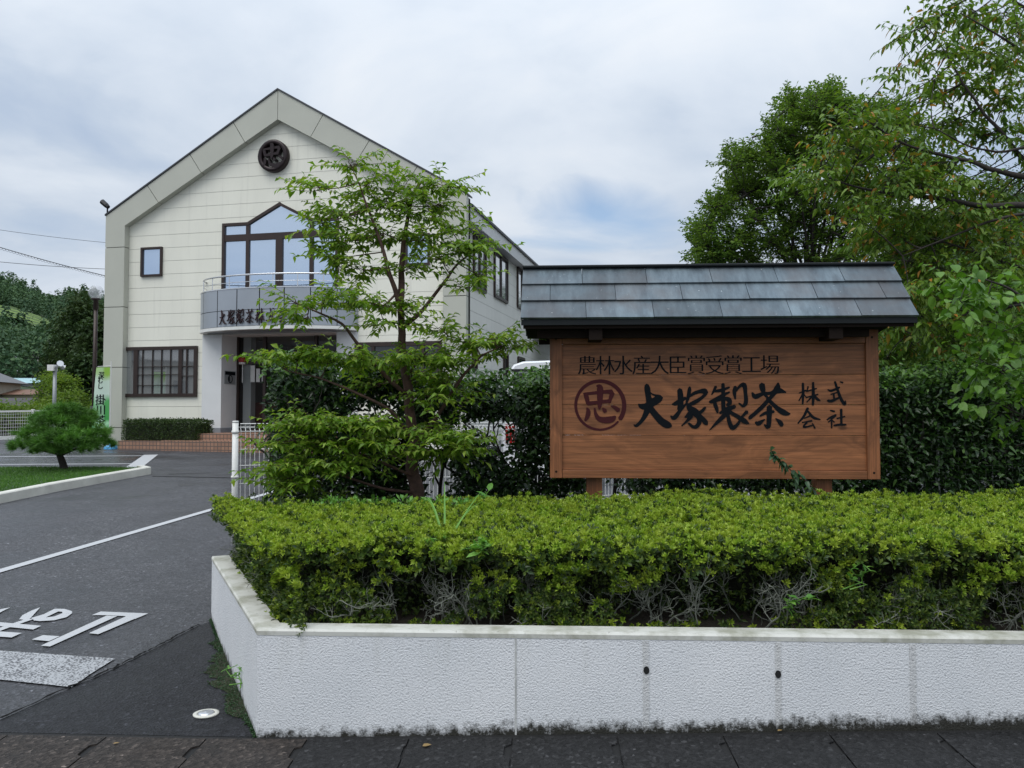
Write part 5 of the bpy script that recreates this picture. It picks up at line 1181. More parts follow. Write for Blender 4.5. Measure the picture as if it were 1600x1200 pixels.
# weeds growing up through the hedge
def blade_plant(name, label, base, blades, mat, w=.012):
    t = thing(name, label, 'weed', base); mb = MB()
    for tip, sag in blades:
        P = [np.array([0, 0, 0.]) + np.array(tip) * f + np.array([0, 0, sag * 4 * f * (1 - f)]) for f in np.linspace(0, 1, 9)]
        d = unit(np.array([tip[1], -tip[0], 0.]) + 1e-6) if abs(tip[0]) + abs(tip[1]) > .02 else np.array([1., 0, 0])
        mb.grid(np.array([[p - d * w * (1 - i / 8) ** .6 / 2, p + np.array([0, 0, -.002]), p + d * w * (1 - i / 8) ** .6 / 2] for i, p in enumerate(P)]))
    mb.build('blade', mat, t); return t
b_ = at(695, 852, 4.62); blade_plant('grass_weed', 'tall grass weed with long arching blades rising from the azalea hedge', b_ - (0, 0, .02), [((.20, .35, .30), .02), ((-.20, .45, .20), .13), ((-.17, .40, .24), .10), ((-.04, .45, .34), .06), ((.21, .4, .22), .06), ((-.06, -.15, .02), .05)], M['weed'], .014)
def leaf_weed(label, px, py, Y, nst, hgt, L, W_, seed, lean=(0, 0)):
    r_ = np.random.default_rng(seed); b0 = at(px, py, Y); t = thing('weed', label, 'weed', b0 - (0, 0, hgt * .35)); st = MB(); lf = MB()
    for i in range(nst):
        d = np.array([lean[0] + r_.normal() * .25, lean[1] + r_.normal() * .2, 1.]); P = [np.array([r_.normal() * .03, r_.normal() * .03, 0]) + d * f * hgt + np.array([d[0], d[1], -.3]) * f * f * hgt * .3 for f in np.linspace(0, 1, 6)]; st.tube(P, np.linspace(.004, .002, 6), 4)
        nl = 8; P = np.array(P); f = r_.uniform(.3, 1, nl); B = np.stack([np.interp(f, np.linspace(0, 1, 6), P[:, k_]) for k_ in range(3)], 1); D = r_.normal(size=(nl, 3)); D[:, 2] = np.abs(D[:, 2]) * .5 + .1; lf.leaves(B, D, np.tile([0, 0, 1.], (nl, 1)) + r_.normal(size=(nl, 3)) * .2, r_.uniform(.7, 1.2, nl) * L, W_, 'h', .12, .25)
    st.build('stem', M['weed'], t); lf.build('leaf_spray', M['weed'], t)
leaf_weed('broad leaved weed standing up right of the tree foot', 757, 795, 6.0, 3, .22, .10, .045, 1); leaf_weed('pale weed drooping over the front of the hedge below the tree', 745, 862, 4.35, 3, .12, .085, .030, 2, (.2, -.9))
leaf_weed('small weed rooted at the foot of the planter side wall', 371, 1062, 4.62, 2, .10, .035, .012, 9); leaf_weed('low weed shoot in the middle of the bare twigs', 1233, 948, 4.25, 2, .14, .055, .03, 3); leaf_weed('weed shoot above the front edge left of the grass blades', 695, 855, 4.4, 2, .10, .06, .022, 4)
leaf_weed('thin weed spray on the right side of the hedge front', 1340, 905, 4.2, 2, .14, .05, .02, 6, (0, -.5))
wd = MB(); nW = 1500; u = rng.uniform(0, 1, nW); C = np.array([at(495 + 240 * a + rng.normal() * 5, 800 - 4 * rng.random(), 5.75 + rng.random() * .6) for a in u]); C[:, 2] += rng.uniform(-.10, .07, nW)
D = rng.normal(size=(nW, 3)); D[:, 2] = np.abs(D[:, 2]) + .2; wd.leaves(C, D, rng.normal(size=(nW, 3)) * .4 + np.array([0, 0, 1]), rng.uniform(.03, .085, nW), rng.uniform(.012, .03, nW), 'd', .12, .2); tag(wd.build('undergrowth', M['weed']), 'bright green weeds crowding the tree foot behind the azalea hedge', 'undergrowth', kind='stuff')
# vine spray over the lower edge of the sign
b0 = at(1262, 800, 6.1); vn = thing('climbing_vine', 'green vine shoot climbing over the lower right edge of the sign', 'vine', b0)
VP = np.array([at(*q) - b0 for q in ((1278, 785, 6.1), (1268, 760, 6.05), (1252, 745, 6.03), (1236, 735, 6.03), (1222, 722, 6.03), (1210, 712, 6.04), (1203, 702, 6.06))]); MB().tube(VP, [.005, .005, .0045, .004, .0035, .003, .002], 5).build('stem', M['bark_red'], vn)
f = rng.random(54) ** .8; B = np.stack([np.interp(f * 6, np.arange(7), VP[:, k_]) for k_ in range(3)], 1); D = rng.normal(size=(54, 3)) + np.array([0, -.5, -.2]); lf = MB(); lf.leaves(B, D, rng.normal(size=(54, 3)) * .5 + np.array([0, -.5, 1]), rng.uniform(.05, .095, 54) * (1.15 - .5 * f), .034, 'h', .15, .3); lf.build('leaf_spray', M['ivy'], vn)
# a few fallen leaves on the gutter covers
for k_, (px, py, lab) in enumerate(((660, 1172, 'pale fallen leaf on the gutter cover below the planter'), (176, 1168, 'small fallen leaf at the joint of the brownish gutter covers'), (1215, 1148, 'small reddish fallen leaf at the foot of the planter joint'))):
    p = ground(px, py); mb = MB(); mb.leaves(np.array([[0, 0, .018]]), np.array([[1, .4, .08]]), np.array([[0, 0, 1.]]), .045 if k_ == 0 else .03, .034 if k_ == 0 else .016, 'h', .1, .05); o = mb.build('fallen_leaf', M['dead_leaf']); o.location = p; tag(o, lab, 'leaf', 'fallen leaves')

# ================================================================== BROADLEAF TREES
def tree(name, label, cat, base, skel, blobs, leaf, bark, lm, seed, nl=9, Ls=.07, Ws=.026, shape='d', twL=.24, droop=.25, hang=.15, limb_r=.010, up=.2, twr=.0022, density=1.0, limbs=True, flat=1.0):
    r_ = np.random.default_rng(seed); base = np.array(base, float); t = thing(name, label, cat, base); tr = MB(); nodes = []
    for pl_ in skel:
        P = np.array([q[:3] for q in pl_], float); rr_ = np.array([q[3] for q in pl_]); n_ = len(P); m_ = (n_ - 1) * 4 + 1; x = np.linspace(0, n_ - 1, m_)
        # gentle crookedness between the given points
        Q = np.stack([np.interp(x, np.arange(n_), P[:, k_]) for k_ in range(3)], 1); Q[1:-1] += r_.normal(size=(m_ - 2, 3)) * np.interp(x, np.arange(n_), rr_)[1:-1, None] * .35
        for _ in range(1): Q[1:-1] = (Q[:-2] + 2 * Q[1:-1] + Q[2:]) / 4
        tr.tube(Q - base, np.interp(x, np.arange(n_), rr_), 8 if rr_.max() > .03 else 5); nodes.append(Q)
    N = np.vstack(nodes); P_, D_, N_, L_ = [], [], [], []
    for c, rad, ns in blobs:
        c = np.array(c, float); rad = np.array(rad, float); ns = max(1, int(ns * density))
        dist = np.linalg.norm((N - c) * np.array([1, 1, 1.0]), axis=1) + np.maximum(0, N[:, 2] - c[2]) * .25; a = N[np.argmin(dist)]
        if limbs:
            mid = (a + c) / 2 + r_.normal(size=3) * np.linalg.norm(c - a) * .07 + np.array([0, 0, -.04 * np.linalg.norm(c - a)]); x = np.linspace(0, 1, 7)[:, None]; Lb = a * (1 - x) ** 2 + 2 * mid * x * (1 - x) + c * x ** 2; tr.tube(Lb - base, np.linspace(limb_r, limb_r * .45, 7), 5, False)
        else: Lb = a[None] * .0 + c[None]
        v = r_.normal(size=(ns, 3)); v = v / np.linalg.norm(v, axis=1, keepdims=True) * (r_.random((ns, 1)) ** .45); T = c + v * rad
        for tp, vv_ in zip(T, v):
            j = Lb[np.argmin(np.linalg.norm(Lb - tp, axis=1))]; d0_ = tp - j; dl = np.linalg.norm(d0_) + 1e-6; dv_ = unit((d0_ / dl + np.array([0, 0, up]) + r_.normal(size=3) * .3) * np.array([1, 1, flat]) + 1e-6); st_ = tp - dv_ * min(dl, twL) * .5; en = st_ + dv_ * twL * r_.uniform(.7, 1.25)
            md = (st_ + en) / 2 + np.array([0, 0, .02]); 
            if limbs: tr.tube(np.array([j, (j + st_) / 2 + r_.normal(size=3) * .015, st_, en]) - base, [twr * 1.8, twr * 1.5, twr * 1.2, twr * .6], 3, False)
            f = (np.arange(nl) + r_.random(nl) * .5) / nl; B = st_ + (en - st_) * f[:, None]; sdv = unit(np.cross(dv_, [0, 0, 1.]) + 1e-5); sg_ = np.where(np.arange(nl) % 2 == 0, 1, -1)[:, None]
            D = dv_ * .55 + sdv * sg_ * .8 + r_.normal(size=(nl, 3)) * .28 + np.array([0, 0, -hang]); P_.append(B); D_.append(D); N_.append(np.tile([0, 0, 1.], (nl, 1)) + r_.normal(size=(nl, 3)) * .35)
    P_, D_, N_ = np.vstack(P_) - base, np.vstack(D_), np.vstack(N_); k = len(P_); sc = r_.uniform(.7, 1.2, k)
    tr.build('trunk', bark, t, True); mb = MB(); mb.leaves(P_, D_, N_, sc * Ls, sc * Ws, shape, .16, droop); mb.build('crown', leaf, t); return t
YT = 6.75
def V4(px, py, dy, r): p = at(px, py, YT + dy); return (*p, r)
bT = at(652, 812, YT); bT[2] -= .3
skel = [[(*bT, .085), V4(651, 790, 0, .066), V4(650, 740, 0, .053), V4(646, 690, 0, .047), V4(640, 640, 0, .042), V4(634, 590, 0, .038), V4(628, 545, 0, .034), V4(625, 500, 0, .029), V4(626, 440, .02, .027), V4(631, 380, .05, .019), V4(640, 320, .08, .013), V4(655, 285, .1, .007)],
    [V4(625, 480, 0, .024), V4(612, 440, -.1, .020), V4(600, 395, -.15, .015), V4(580, 340, -.2, .011), V4(560, 285, -.2, .006)],
    [V4(638, 620, 0, .020), V4(600, 585, -.2, .017), V4(565, 545, -.3, .014), V4(535, 505, -.4, .011), V4(490, 485, -.5, .007), V4(455, 470, -.5, .004)],
    [V4(626, 515, 0, .022), V4(655, 490, .1, .018), V4(690, 445, .15, .014), V4(715, 410, .2, .010), V4(750, 385, .2, .006)],
    [V4(647, 700, 0, .020), V4(690, 640, .0, .017), V4(725, 585, -.1, .013), V4(752, 555, -.15, .008), V4(785, 540, -.2, .004)],
    [V4(646, 690, 0, .018), V4(610, 640, -.2, .015), V4(560, 615, -.35, .011), V4(500, 590, -.4, .007), V4(450, 580, -.4, .004)],
    [V4(651, 770, 0, .014), V4(600, 765, -.2, .012), V4(540, 745, -.4, .009), V4(470, 720, -.5, .005)], [V4(650, 745, 0, .014), V4(600, 725, -.25, .012), V4(520, 690, -.4, .007), V4(460, 675, -.45, .004)],
    [V4(650, 720, 0, .012), V4(690, 705, -.2, .009), V4(725, 690, -.25, .005)], [V4(626, 450, 0, .013), V4(600, 480, -.1, .008), V4(570, 470, -.2, .005)], [V4(634, 590, 0, .012), V4(670, 545, .1, .009), V4(700, 525, .1, .005)]]
def TB(px, py, rx, ry, ns, dy=0., rd=None):
    k_ = (YT + dy) / F_PX; ns = ns * (1.15 if py < 470 else 1.35 if py < 550 else 1.8); xt_ = px - (625 + max(0, py - 540) * .11); nt_ = -60 < xt_ < 22 and py > 540; dy = dy + .75 if nt_ else dy; return (at(px, py, YT + dy), (rx * k_, rd or max(rx * k_ * .8, .15), ry * k_ * .72), ns)
tb = [TB(548, 258, 22, 22, 10, -.15), TB(575, 295, 28, 24, 14), TB(600, 320, 30, 22, 14), TB(500, 295, 28, 12, 10), TB(535, 335, 38, 20, 16), TB(500, 345, 20, 14, 7), TB(660, 285, 20, 16, 9), TB(700, 290, 26, 14, 12), TB(685, 320, 30, 20, 14), TB(640, 330, 34, 24, 14), TB(600, 365, 40, 24, 16), TB(545, 375, 40, 22, 17), TB(520, 405, 30, 16, 11), TB(560, 420, 34, 16, 12), TB(660, 375, 34, 22, 14), TB(705, 360, 28, 18, 10), TB(715, 385, 30, 16, 12), TB(750, 385, 22, 14, 9), TB(690, 405, 34, 16, 12), TB(640, 420, 30, 16, 8), TB(750, 430, 20, 14, 8, .1), TB(735, 450, 22, 8, 4),
    TB(590, 475, 34, 14, 13, -.1), TB(630, 485, 26, 12, 8, -.2), TB(545, 470, 30, 14, 8, -.3), TB(505, 470, 28, 16, 11, -.4), TB(465, 475, 24, 12, 8, -.5), TB(600, 505, 26, 12, 8, -.2), TB(480, 495, 24, 10, 6, -.45), TB(690, 515, 22, 12, 8), TB(720, 530, 14, 10, 4), TB(770, 530, 26, 14, 13, -.2), TB(790, 545, 16, 10, 6, -.2), TB(740, 535, 22, 12, 8, -.1),
    TB(650, 560, 36, 14, 14, -.2), TB(700, 565, 34, 14, 14, -.1), TB(600, 570, 36, 14, 14, -.25), TB(560, 560, 26, 12, 8, -.3), TB(650, 590, 44, 16, 16, -.2), TB(590, 600, 40, 14, 11, -.3), TB(700, 600, 32, 18, 12, -.1), TB(670, 620, 34, 14, 7, -.15),
    TB(470, 558, 30, 9, 11, -.35), TB(515, 562, 34, 9, 12, -.3), TB(440, 565, 18, 9, 6, -.4), TB(425, 560, 12, 12, 3, -.4),
    TB(470, 665, 34, 14, 15, -.5), TB(520, 665, 36, 13, 16, -.5), TB(570, 665, 36, 13, 16, -.45), TB(620, 670, 34, 14, 14, -.4), TB(690, 680, 36, 12, 17, -.3), TB(722, 688, 24, 11, 12, -.25), TB(455, 690, 28, 16, 11, -.5), TB(510, 695, 40, 16, 14, -.5), TB(570, 695, 40, 14, 13, -.45), TB(692, 704, 38, 12, 16, -.3), TB(460, 725, 36, 16, 14, -.5), TB(510, 730, 36, 16, 13, -.5), TB(560, 725, 34, 14, 9, -.45), TB(450, 755, 24, 14, 8, -.5), TB(500, 760, 30, 14, 7, -.45), TB(425, 735, 16, 10, 4, -.55), TB(600, 710, 28, 14, 7, -.35)]
tree('garden_tree', 'slender young tree with reddish trunk and layered leafy sprays standing in front of the building', 'tree', bT, skel, tb, M['maple'], M['bark_red'], None, 11, nl=13, Ls=.073, Ws=.033, twL=.28, droop=.28, hang=.10, limb_r=.006, density=1.0, up=.16, flat=.35)

# zelkova far behind the sign
YZ = 27.0
def VZ(px, py, dy, r): return (*at(px, py, YZ + dy), r)
bz = at(1268, 640, YZ); bz[2] = float(g(bz[0], YZ))
skz = [[(*bz, .28), VZ(1268, 560, 0, .24), VZ(1268, 500, 0, .20)]]
ends = [(1110, 330, 1.), (1140, 260, -1.5), (1175, 215, .5), (1205, 190, -1), (1235, 165, 1.5), (1270, 150, -.5), (1300, 145, 1), (1330, 170, -1.2), (1360, 190, .8), (1400, 190, 0), (1430, 250, -1), (1440, 320, .5), (1120, 385, -.5), (1210, 290, 2), (1320, 250, -2), (1280, 230, -2.2), (1240, 260, -1.8), (1385, 280, 1.6)]
rz0 = np.random.default_rng(3)
for ex, ey, dy in ends: skz.append([VZ(1268, 505, 0, .085), VZ(1268 + (ex - 1268) * .25 + rz0.normal() * 5, 505 + (ey - 505) * .32, dy * .3, .060), VZ(1268 + (ex - 1268) * .55 + rz0.normal() * 9, 505 + (ey - 505) * .64, dy * .7, .034), VZ(ex, ey, dy, .012)])
zb_l = []
rz_ = np.random.default_rng(5)
def ZB_(px, py, rx, ry, ns, dy=0.): k_ = YZ / F_PX; zb_l.append((at(px, py, YZ + dy), (rx * k_, rx * k_ * .9, ry * k_), ns))
for px, py, rx, ry in ((1270, 335, 24, 12), (1300, 365, 24, 12), (1250, 345, 22, 12), (1335, 335, 26, 14), (1285, 405, 26, 10), (1235, 400, 22, 12), (1330, 395, 26, 14), (1265, 300, 22, 12), (1095, 390, 18, 22), (1100, 350, 22, 20), (1110, 410, 26, 14), (1125, 325, 22, 20), (1150, 370, 26, 16), (1150, 300, 24, 20), (1140, 250, 16, 14), (1165, 255, 22, 18), (1180, 290, 26, 20), (1195, 235, 22, 18), (1180, 340, 24, 16), (1215, 265, 26, 20), (1215, 200, 18, 14), (1235, 215, 24, 18), (1235, 165, 18, 16), (1255, 180, 22, 16), (1290, 150, 22, 14), (1275, 165, 24, 16), (1310, 165, 22, 14), (1250, 240, 26, 18), (1290, 200, 30, 20), (1330, 185, 26, 16), (1360, 180, 26, 16), (1390, 165, 20, 12), (1410, 190, 26, 18), (1330, 230, 30, 20), (1280, 250, 28, 16), (1370, 230, 30, 22), (1420, 240, 26, 20), (1440, 280, 22, 22), (1400, 290, 28, 20), (1215, 320, 24, 14), (1245, 300, 22, 12), (1130, 400, 24, 14), (1200, 380, 22, 14), (1165, 405, 24, 12), (1230, 360, 16, 10), (1320, 290, 26, 16), (1360, 320, 24, 16), (1420, 340, 26, 20), (1400, 380, 26, 18), (1450, 380, 24, 24), (1350, 370, 20, 14), (1300, 330, 18, 12), (1270, 380, 16, 12), (1440, 430, 30, 24), (1380, 430, 30, 20), (1120, 440, 30, 16), (1180, 440, 30, 16)):
    for dy in (-1.6, .2, 1.9): ZB_(px + rz_.normal() * 5, py + rz_.normal() * 4, rx * rz_.uniform(.75, 1.1), ry * rz_.uniform(.75, 1.1), int(rx * ry / 13), dy * rz_.uniform(.6, 1.2))
tree('zelkova_tree', 'large dark green broad crowned tree rising behind the sign roof', 'tree', bz, skz, zb_l, M['zelkova'], M['bark_dark'], None, 21, nl=13, Ls=.15, Ws=.075, shape='q', twL=.55, droop=.15, hang=.05, limb_r=.035, up=.35, twr=.007)

# cherry reaching in from the right
YC = 9.0
def VC(px, py, dy, r): return (*at(px, py, YC + dy), r)
bc = at(1800, 640, YC); bc[2] = .35
skc = [[(*bc, .17), VC(1790, 560, 0, .15), VC(1775, 450, 0, .13), VC(1750, 330, 0, .11), VC(1720, 200, 0, .09), VC(1700, 60, .1, .06), VC(1690, -80, .2, .03)],
    [VC(1760, 380, 0, .06), VC(1680, 330, -.2, .045), VC(1600, 320, -.3, .036), VC(1532, 322, -.3, .03), VC(1465, 310, -.3, .024), VC(1375, 301, -.25, .016), VC(1330, 290, -.2, .011), VC(1280, 272, -.2, .006)],
    [VC(1745, 310, 0, .05), VC(1660, 290, -.1, .040), VC(1600, 278, -.1, .034), VC(1555, 265, -.1, .029), VC(1510, 250, 0, .023), VC(1465, 242, 0, .018), VC(1409, 224, .1, .013), VC(1352, 187, .1, .009), VC(1310, 165, .1, .005)],
    [VC(1740, 290, 0, .05), VC(1650, 275, .3, .035), VC(1600, 252, .3, .028), VC(1566, 209, .3, .023), VC(1539, 180, .3, .018), VC(1505, 130, .3, .013), VC(1470, 70, .3, .008), VC(1440, 30, .3, .004)],
    [VC(1720, 230, 0, .03), VC(1640, 220, -.4, .02), VC(1570, 237, -.4, .014), VC(1520, 233, -.4, .010), VC(1460, 200, -.4, .006)], [VC(1765, 400, 0, .04), VC(1680, 350, -.5, .024), VC(1600, 333, -.5, .018), VC(1544, 346, -.5, .014), VC(1470, 376, -.5, .009), VC(1410, 400, -.5, .005)],
    [VC(1770, 430, 0, .04), VC(1680, 430, -.2, .024), VC(1600, 420, -.2, .018), VC(1545, 402, -.2, .014), VC(1475, 378, -.2, .009)], [VC(1715, 150, 0, .03), VC(1640, 110, -.3, .02), VC(1570, 60, -.3, .012), VC(1500, 20, -.3, .006)], [VC(1770, 430, 0, .03), VC(1660, 470, -.1, .02), VC(1560, 480, -.1, .013), VC(1470, 500, -.1, .008), VC(1410, 530, -.1, .004)], [VC(1700, 60, 0, .03), VC(1620, 20, .2, .018), VC(1540, -20, .2, .010)]]
cbl = []
def CB(px, py, rx, ry, ns, dy=0.): k_ = YC / F_PX; ns = max(1, int(round(ns * (.62 if py < 250 else 1.0)))); cbl.append((at(px, py, YC + dy), (rx * k_, max(rx * k_ * .8, .18), ry * k_), ns))
for a in ((1560, 410, 36, 18, 9), (1500, 450, 36, 20, 9), (1560, 470, 36, 20, 8), (1540, 510, 40, 22, 9), (1590, 350, 26, 14, 6), (1490, 300, 30, 10, 6), (1550, 300, 24, 8, 4), (1340, 340, 22, 10, 5), (1400, 65, 16, 12, 4), (1440, 45, 24, 16, 7), (1420, 100, 20, 10, 4), (1470, 25, 28, 18, 9), (1520, 20, 30, 24, 12), (1570, 25, 30, 26, 12), (1480, 75, 30, 20, 10), (1530, 85, 34, 26, 14), (1580, 95, 30, 26, 14), (1460, 125, 26, 14, 6), (1510, 140, 34, 18, 12), (1570, 155, 34, 22, 14), (1450, 160, 24, 14, 6), (1395, 115, 12, 6, 2), (1480, 190, 36, 20, 14), (1430, 195, 30, 18, 10), (1540, 210, 34, 20, 12), (1590, 215, 26, 20, 8), (1370, 190, 26, 12, 8), (1330, 180, 24, 12, 7), (1305, 200, 22, 12, 6), (1400, 230, 36, 16, 13), (1350, 225, 30, 16, 10), (1310, 235, 26, 14, 8), (1460, 255, 34, 16, 12), (1285, 255, 24, 12, 7), (1255, 280, 24, 9, 6), (1330, 265, 34, 14, 11), (1390, 280, 36, 16, 12), (1440, 295, 34, 14, 9), (1300, 290, 30, 12, 9), (1340, 305, 26, 12, 7), (1500, 290, 34, 16, 9), (1590, 305, 24, 10, 5), (1560, 285, 16, 10, 3), (1490, 340, 36, 16, 12), (1430, 340, 34, 16, 11), (1540, 330, 34, 12, 8), (1380, 335, 28, 14, 7), (1400, 365, 30, 14, 9), (1360, 375, 26, 14, 8), (1450, 370, 36, 18, 12), (1510, 380, 34, 18, 11), (1570, 380, 30, 20, 8), (1380, 400, 24, 14, 7), (1420, 410, 32, 16, 11), (1470, 420, 34, 18, 11), (1530, 430, 34, 18, 9), (1420, 450, 26, 18, 11), (1460, 460, 30, 18, 10), (1440, 490, 30, 18, 11), (1400, 510, 24, 16, 9), (1480, 500, 30, 18, 8), (1420, 540, 30, 16, 10), (1390, 560, 22, 14, 8), (1460, 545, 30, 16, 8), (1500, 540, 24, 14, 5), (1590, 50, 30, 40, 10), (1620, 120, 30, 40, 10), (1630, 240, 30, 40, 8), (1640, 380, 30, 40, 8)):
    CB(*a, dy=rz_.uniform(-.6, .9)); CB(a[0] + rz_.normal() * 8, a[1] + rz_.normal() * 6, a[2], a[3], max(1, a[4] // 2), dy=rz_.uniform(.6, 2.0))
tree('cherry_tree', 'cherry tree reaching in from the right with a few orange autumn leaves', 'tree', bc, skc, cbl, M['cherry'], M['bark_dark'], None, 31, nl=9, Ls=.088, Ws=.038, shape='h', twL=.36, droop=.25, hang=.45, limb_r=.008, up=.0, twr=.0022, density=2.5)

# small round-leaved tree at the right edge
YR = 6.6
def VR(px, py, dy, r): return (*at(px, py, YR + dy), r)
br_ = at(1700, 800, YR); br_[2] = z_top
skr = [[(*br_, .04), VR(1690, 680, 0, .034), VR(1670, 580, 0, .028), VR(1640, 500, 0, .020), VR(1580, 450, 0, .010), VR(1520, 430, 0, .005)], [VR(1680, 640, 0, .016), VR(1620, 610, -.1, .010), VR(1560, 580, -.1, .006), VR(1530, 560, -.1, .004)], [VR(1690, 690, 0, .014), VR(1620, 660, -.1, .009), VR(1560, 630, -.1, .005)]]
rb = []
def RB(px, py, rx, ry, ns, dy=0.): k_ = YR / F_PX; rb.append((at(px, py, YR + dy), (rx * k_, max(rx * k_, .12), ry * k_), ns))
for a in ((1500, 440, 16, 10, 4), (1525, 435, 22, 12, 6), (1560, 450, 24, 14, 7), (1500, 470, 16, 12, 4), (1540, 475, 26, 16, 8), (1590, 470, 22, 20, 6), (1560, 520, 24, 18, 8), (1590, 540, 24, 24, 8), (1540, 545, 18, 14, 5), (1530, 575, 22, 12, 6), (1570, 580, 26, 18, 8), (1600, 600, 22, 22, 6), (1545, 610, 22, 12, 6), (1580, 625, 24, 14, 6), (1520, 635, 14, 8, 3), (1560, 645, 22, 8, 4), (1610, 660, 20, 18, 4)): RB(*a, dy=rz_.uniform(-.3, .3))
tree('round_leaf_tree', 'small bright green tree with round leaves at the right edge', 'tree', br_, skr, rb, M['redbud'], M['bark_dark'], None, 41, nl=7, Ls=.072, Ws=.066, shape='r', twL=.30, droop=.3, hang=.5, limb_r=.005, up=0., twr=.0022)

# ================================================================== TALL DARK HEDGE behind the sign
th0, th1 = at(428, 640, 7.45), at(1700, 640, 9.0); td = unit(th1[:2] - th0[:2]); TL = np.linalg.norm(th1[:2] - th0[:2]); tn = np.array([-td[1], td[0]])
tzb = z_top - .1
hz_ = thing('camellia_hedge', 'tall dark glossy evergreen hedge running behind the sign', 'hedge', (th0[0], th0[1], tzb))
def sfrom(px): # hedge coordinate under a photo column
    a = px - 800.0; k_ = a / F_PX; return (k_ * th0[1] - th0[0]) / (td[0] - k_ * td[1])
cols = np.array([428, 560, 700, 780, 860, 1000, 1200, 1372, 1480, 1700.]); ytop = np.array([568, 572, 585, 592, 588, 590, 590, 582, 580, 580.])
sc_ = np.array([sfrom(c) for c in cols]); zt_h = np.array([at(c, y, th0[1] + td[1] * s__)[2] for c, y, s__ in zip(cols, ytop, sc_)]) - tzb
dens_k = np.array([.95, .95, .56, .52, .55, .46, .46, 1.0, 1.15, 1.1])
nH = 44000; s_ = rng.uniform(0, TL, nH); H = np.interp(s_, sc_, zt_h) + .05 * np.sin(s_ * 3.1) + .04 * np.sin(s_ * 7.7); f = rng.random(nH) ** .85; z = f * H
t_ = rng.uniform(-.32, .36, nH); t_ = np.where(rng.random(nH) < .5, -.30 + rng.normal(size=nH) * .06, t_)
cl = vnoise(s_ * 3.3, z * 3.8, 21) * .65 + vnoise(s_ * 8.1, z * 8.5, 27) * .35; dk_ = np.interp(s_, sc_, dens_k); topb = np.clip((f - .72) / .2, 0, 1); under_sign = (z < .42) & (s_ < sfrom(1380))
prob = np.clip(dk_ + .55 * topb - (.25 * under_sign), 0, 1.2); keep = cl > (.80 - .62 * prob)
hole2 = (np.abs(s_ - sfrom(588)) < .22) & (np.abs(z - (1.6 - .0 + (647 - 643) / F_PX * 7.7 - tzb)) < .08); keep &= ~hole2
s_, z, t_, f = s_[keep], z[keep], t_[keep], f[keep]; C = np.column_stack([td[0] * s_ + tn[0] * t_, td[1] * s_ + tn[1] * t_, z]); kC = len(C)
new = (f > .90) & (rng.random(kC) < .75) | (rng.random(kC) < .03)
def spray(mb, C, L, W_, m):
    k = len(C); Cs = np.repeat(C, m, 0) + rng.normal(size=(k * m, 3)) * .045; D = rng.normal(size=(k * m, 3)); D[:, 2] = D[:, 2] * .6 - .1; D[:, 1] -= .35; N = rng.normal(size=(k * m, 3)) * .55 + np.array([0, -.45, .8]); mb.leaves(Cs, D, N, rng.uniform(.7, 1.2, k * m) * L, W_, 'h', .12, .2)
a_, b_ = MB(), MB(); spray(a_, C[~new], .068, .033, 2); spray(b_, C[new] + np.array([0, 0, .01]), .062, .026, 2)
a_.build('dark_foliage', M['camellia'], hz_); b_.build('new_shoots', M['camellia_new'], hz_)
for px, lean in ((455, .1), (520, -.1), (585, .12), (690, -.1), (735, .15), (775, .3), (812, -.22), (845, .1), (962, .0), (1005, .1), (1110, -.1), (1205, .08), (1300, .1), (1400, -.1), (1480, .1), (1560, 0), (1640, .1)):
    s0 = sfrom(px); mb = MB(); b0_ = np.array([td[0] * s0, td[1] * s0, 0.]); Hh = np.interp(s0, sc_, zt_h)
    def stem(P, d, L, r, lev):
        n_ = 5; Q = [P]
        for i in range(n_): d = unit(d + rng.normal(size=3) * .16 + np.array([0, 0, .05])); Q.append(Q[-1] + d * L / n_)
        mb.tube(Q, np.linspace(r, r * .62, n_ + 1), 6 if lev == 0 else 4, False)
        if lev < 3:
            for j in range(2 if lev else 3):
                i = 3 + j % 3; stem(Q[i], unit(d + np.array([rng.normal() * .7, rng.normal() * .35, .25])), L * .62, r * .55, lev + 1)
    stem(b0_, np.array([lean, 0, 1.]), Hh * .55, .022, 0); mb.build('stem', M['bark_dark'], hz_)

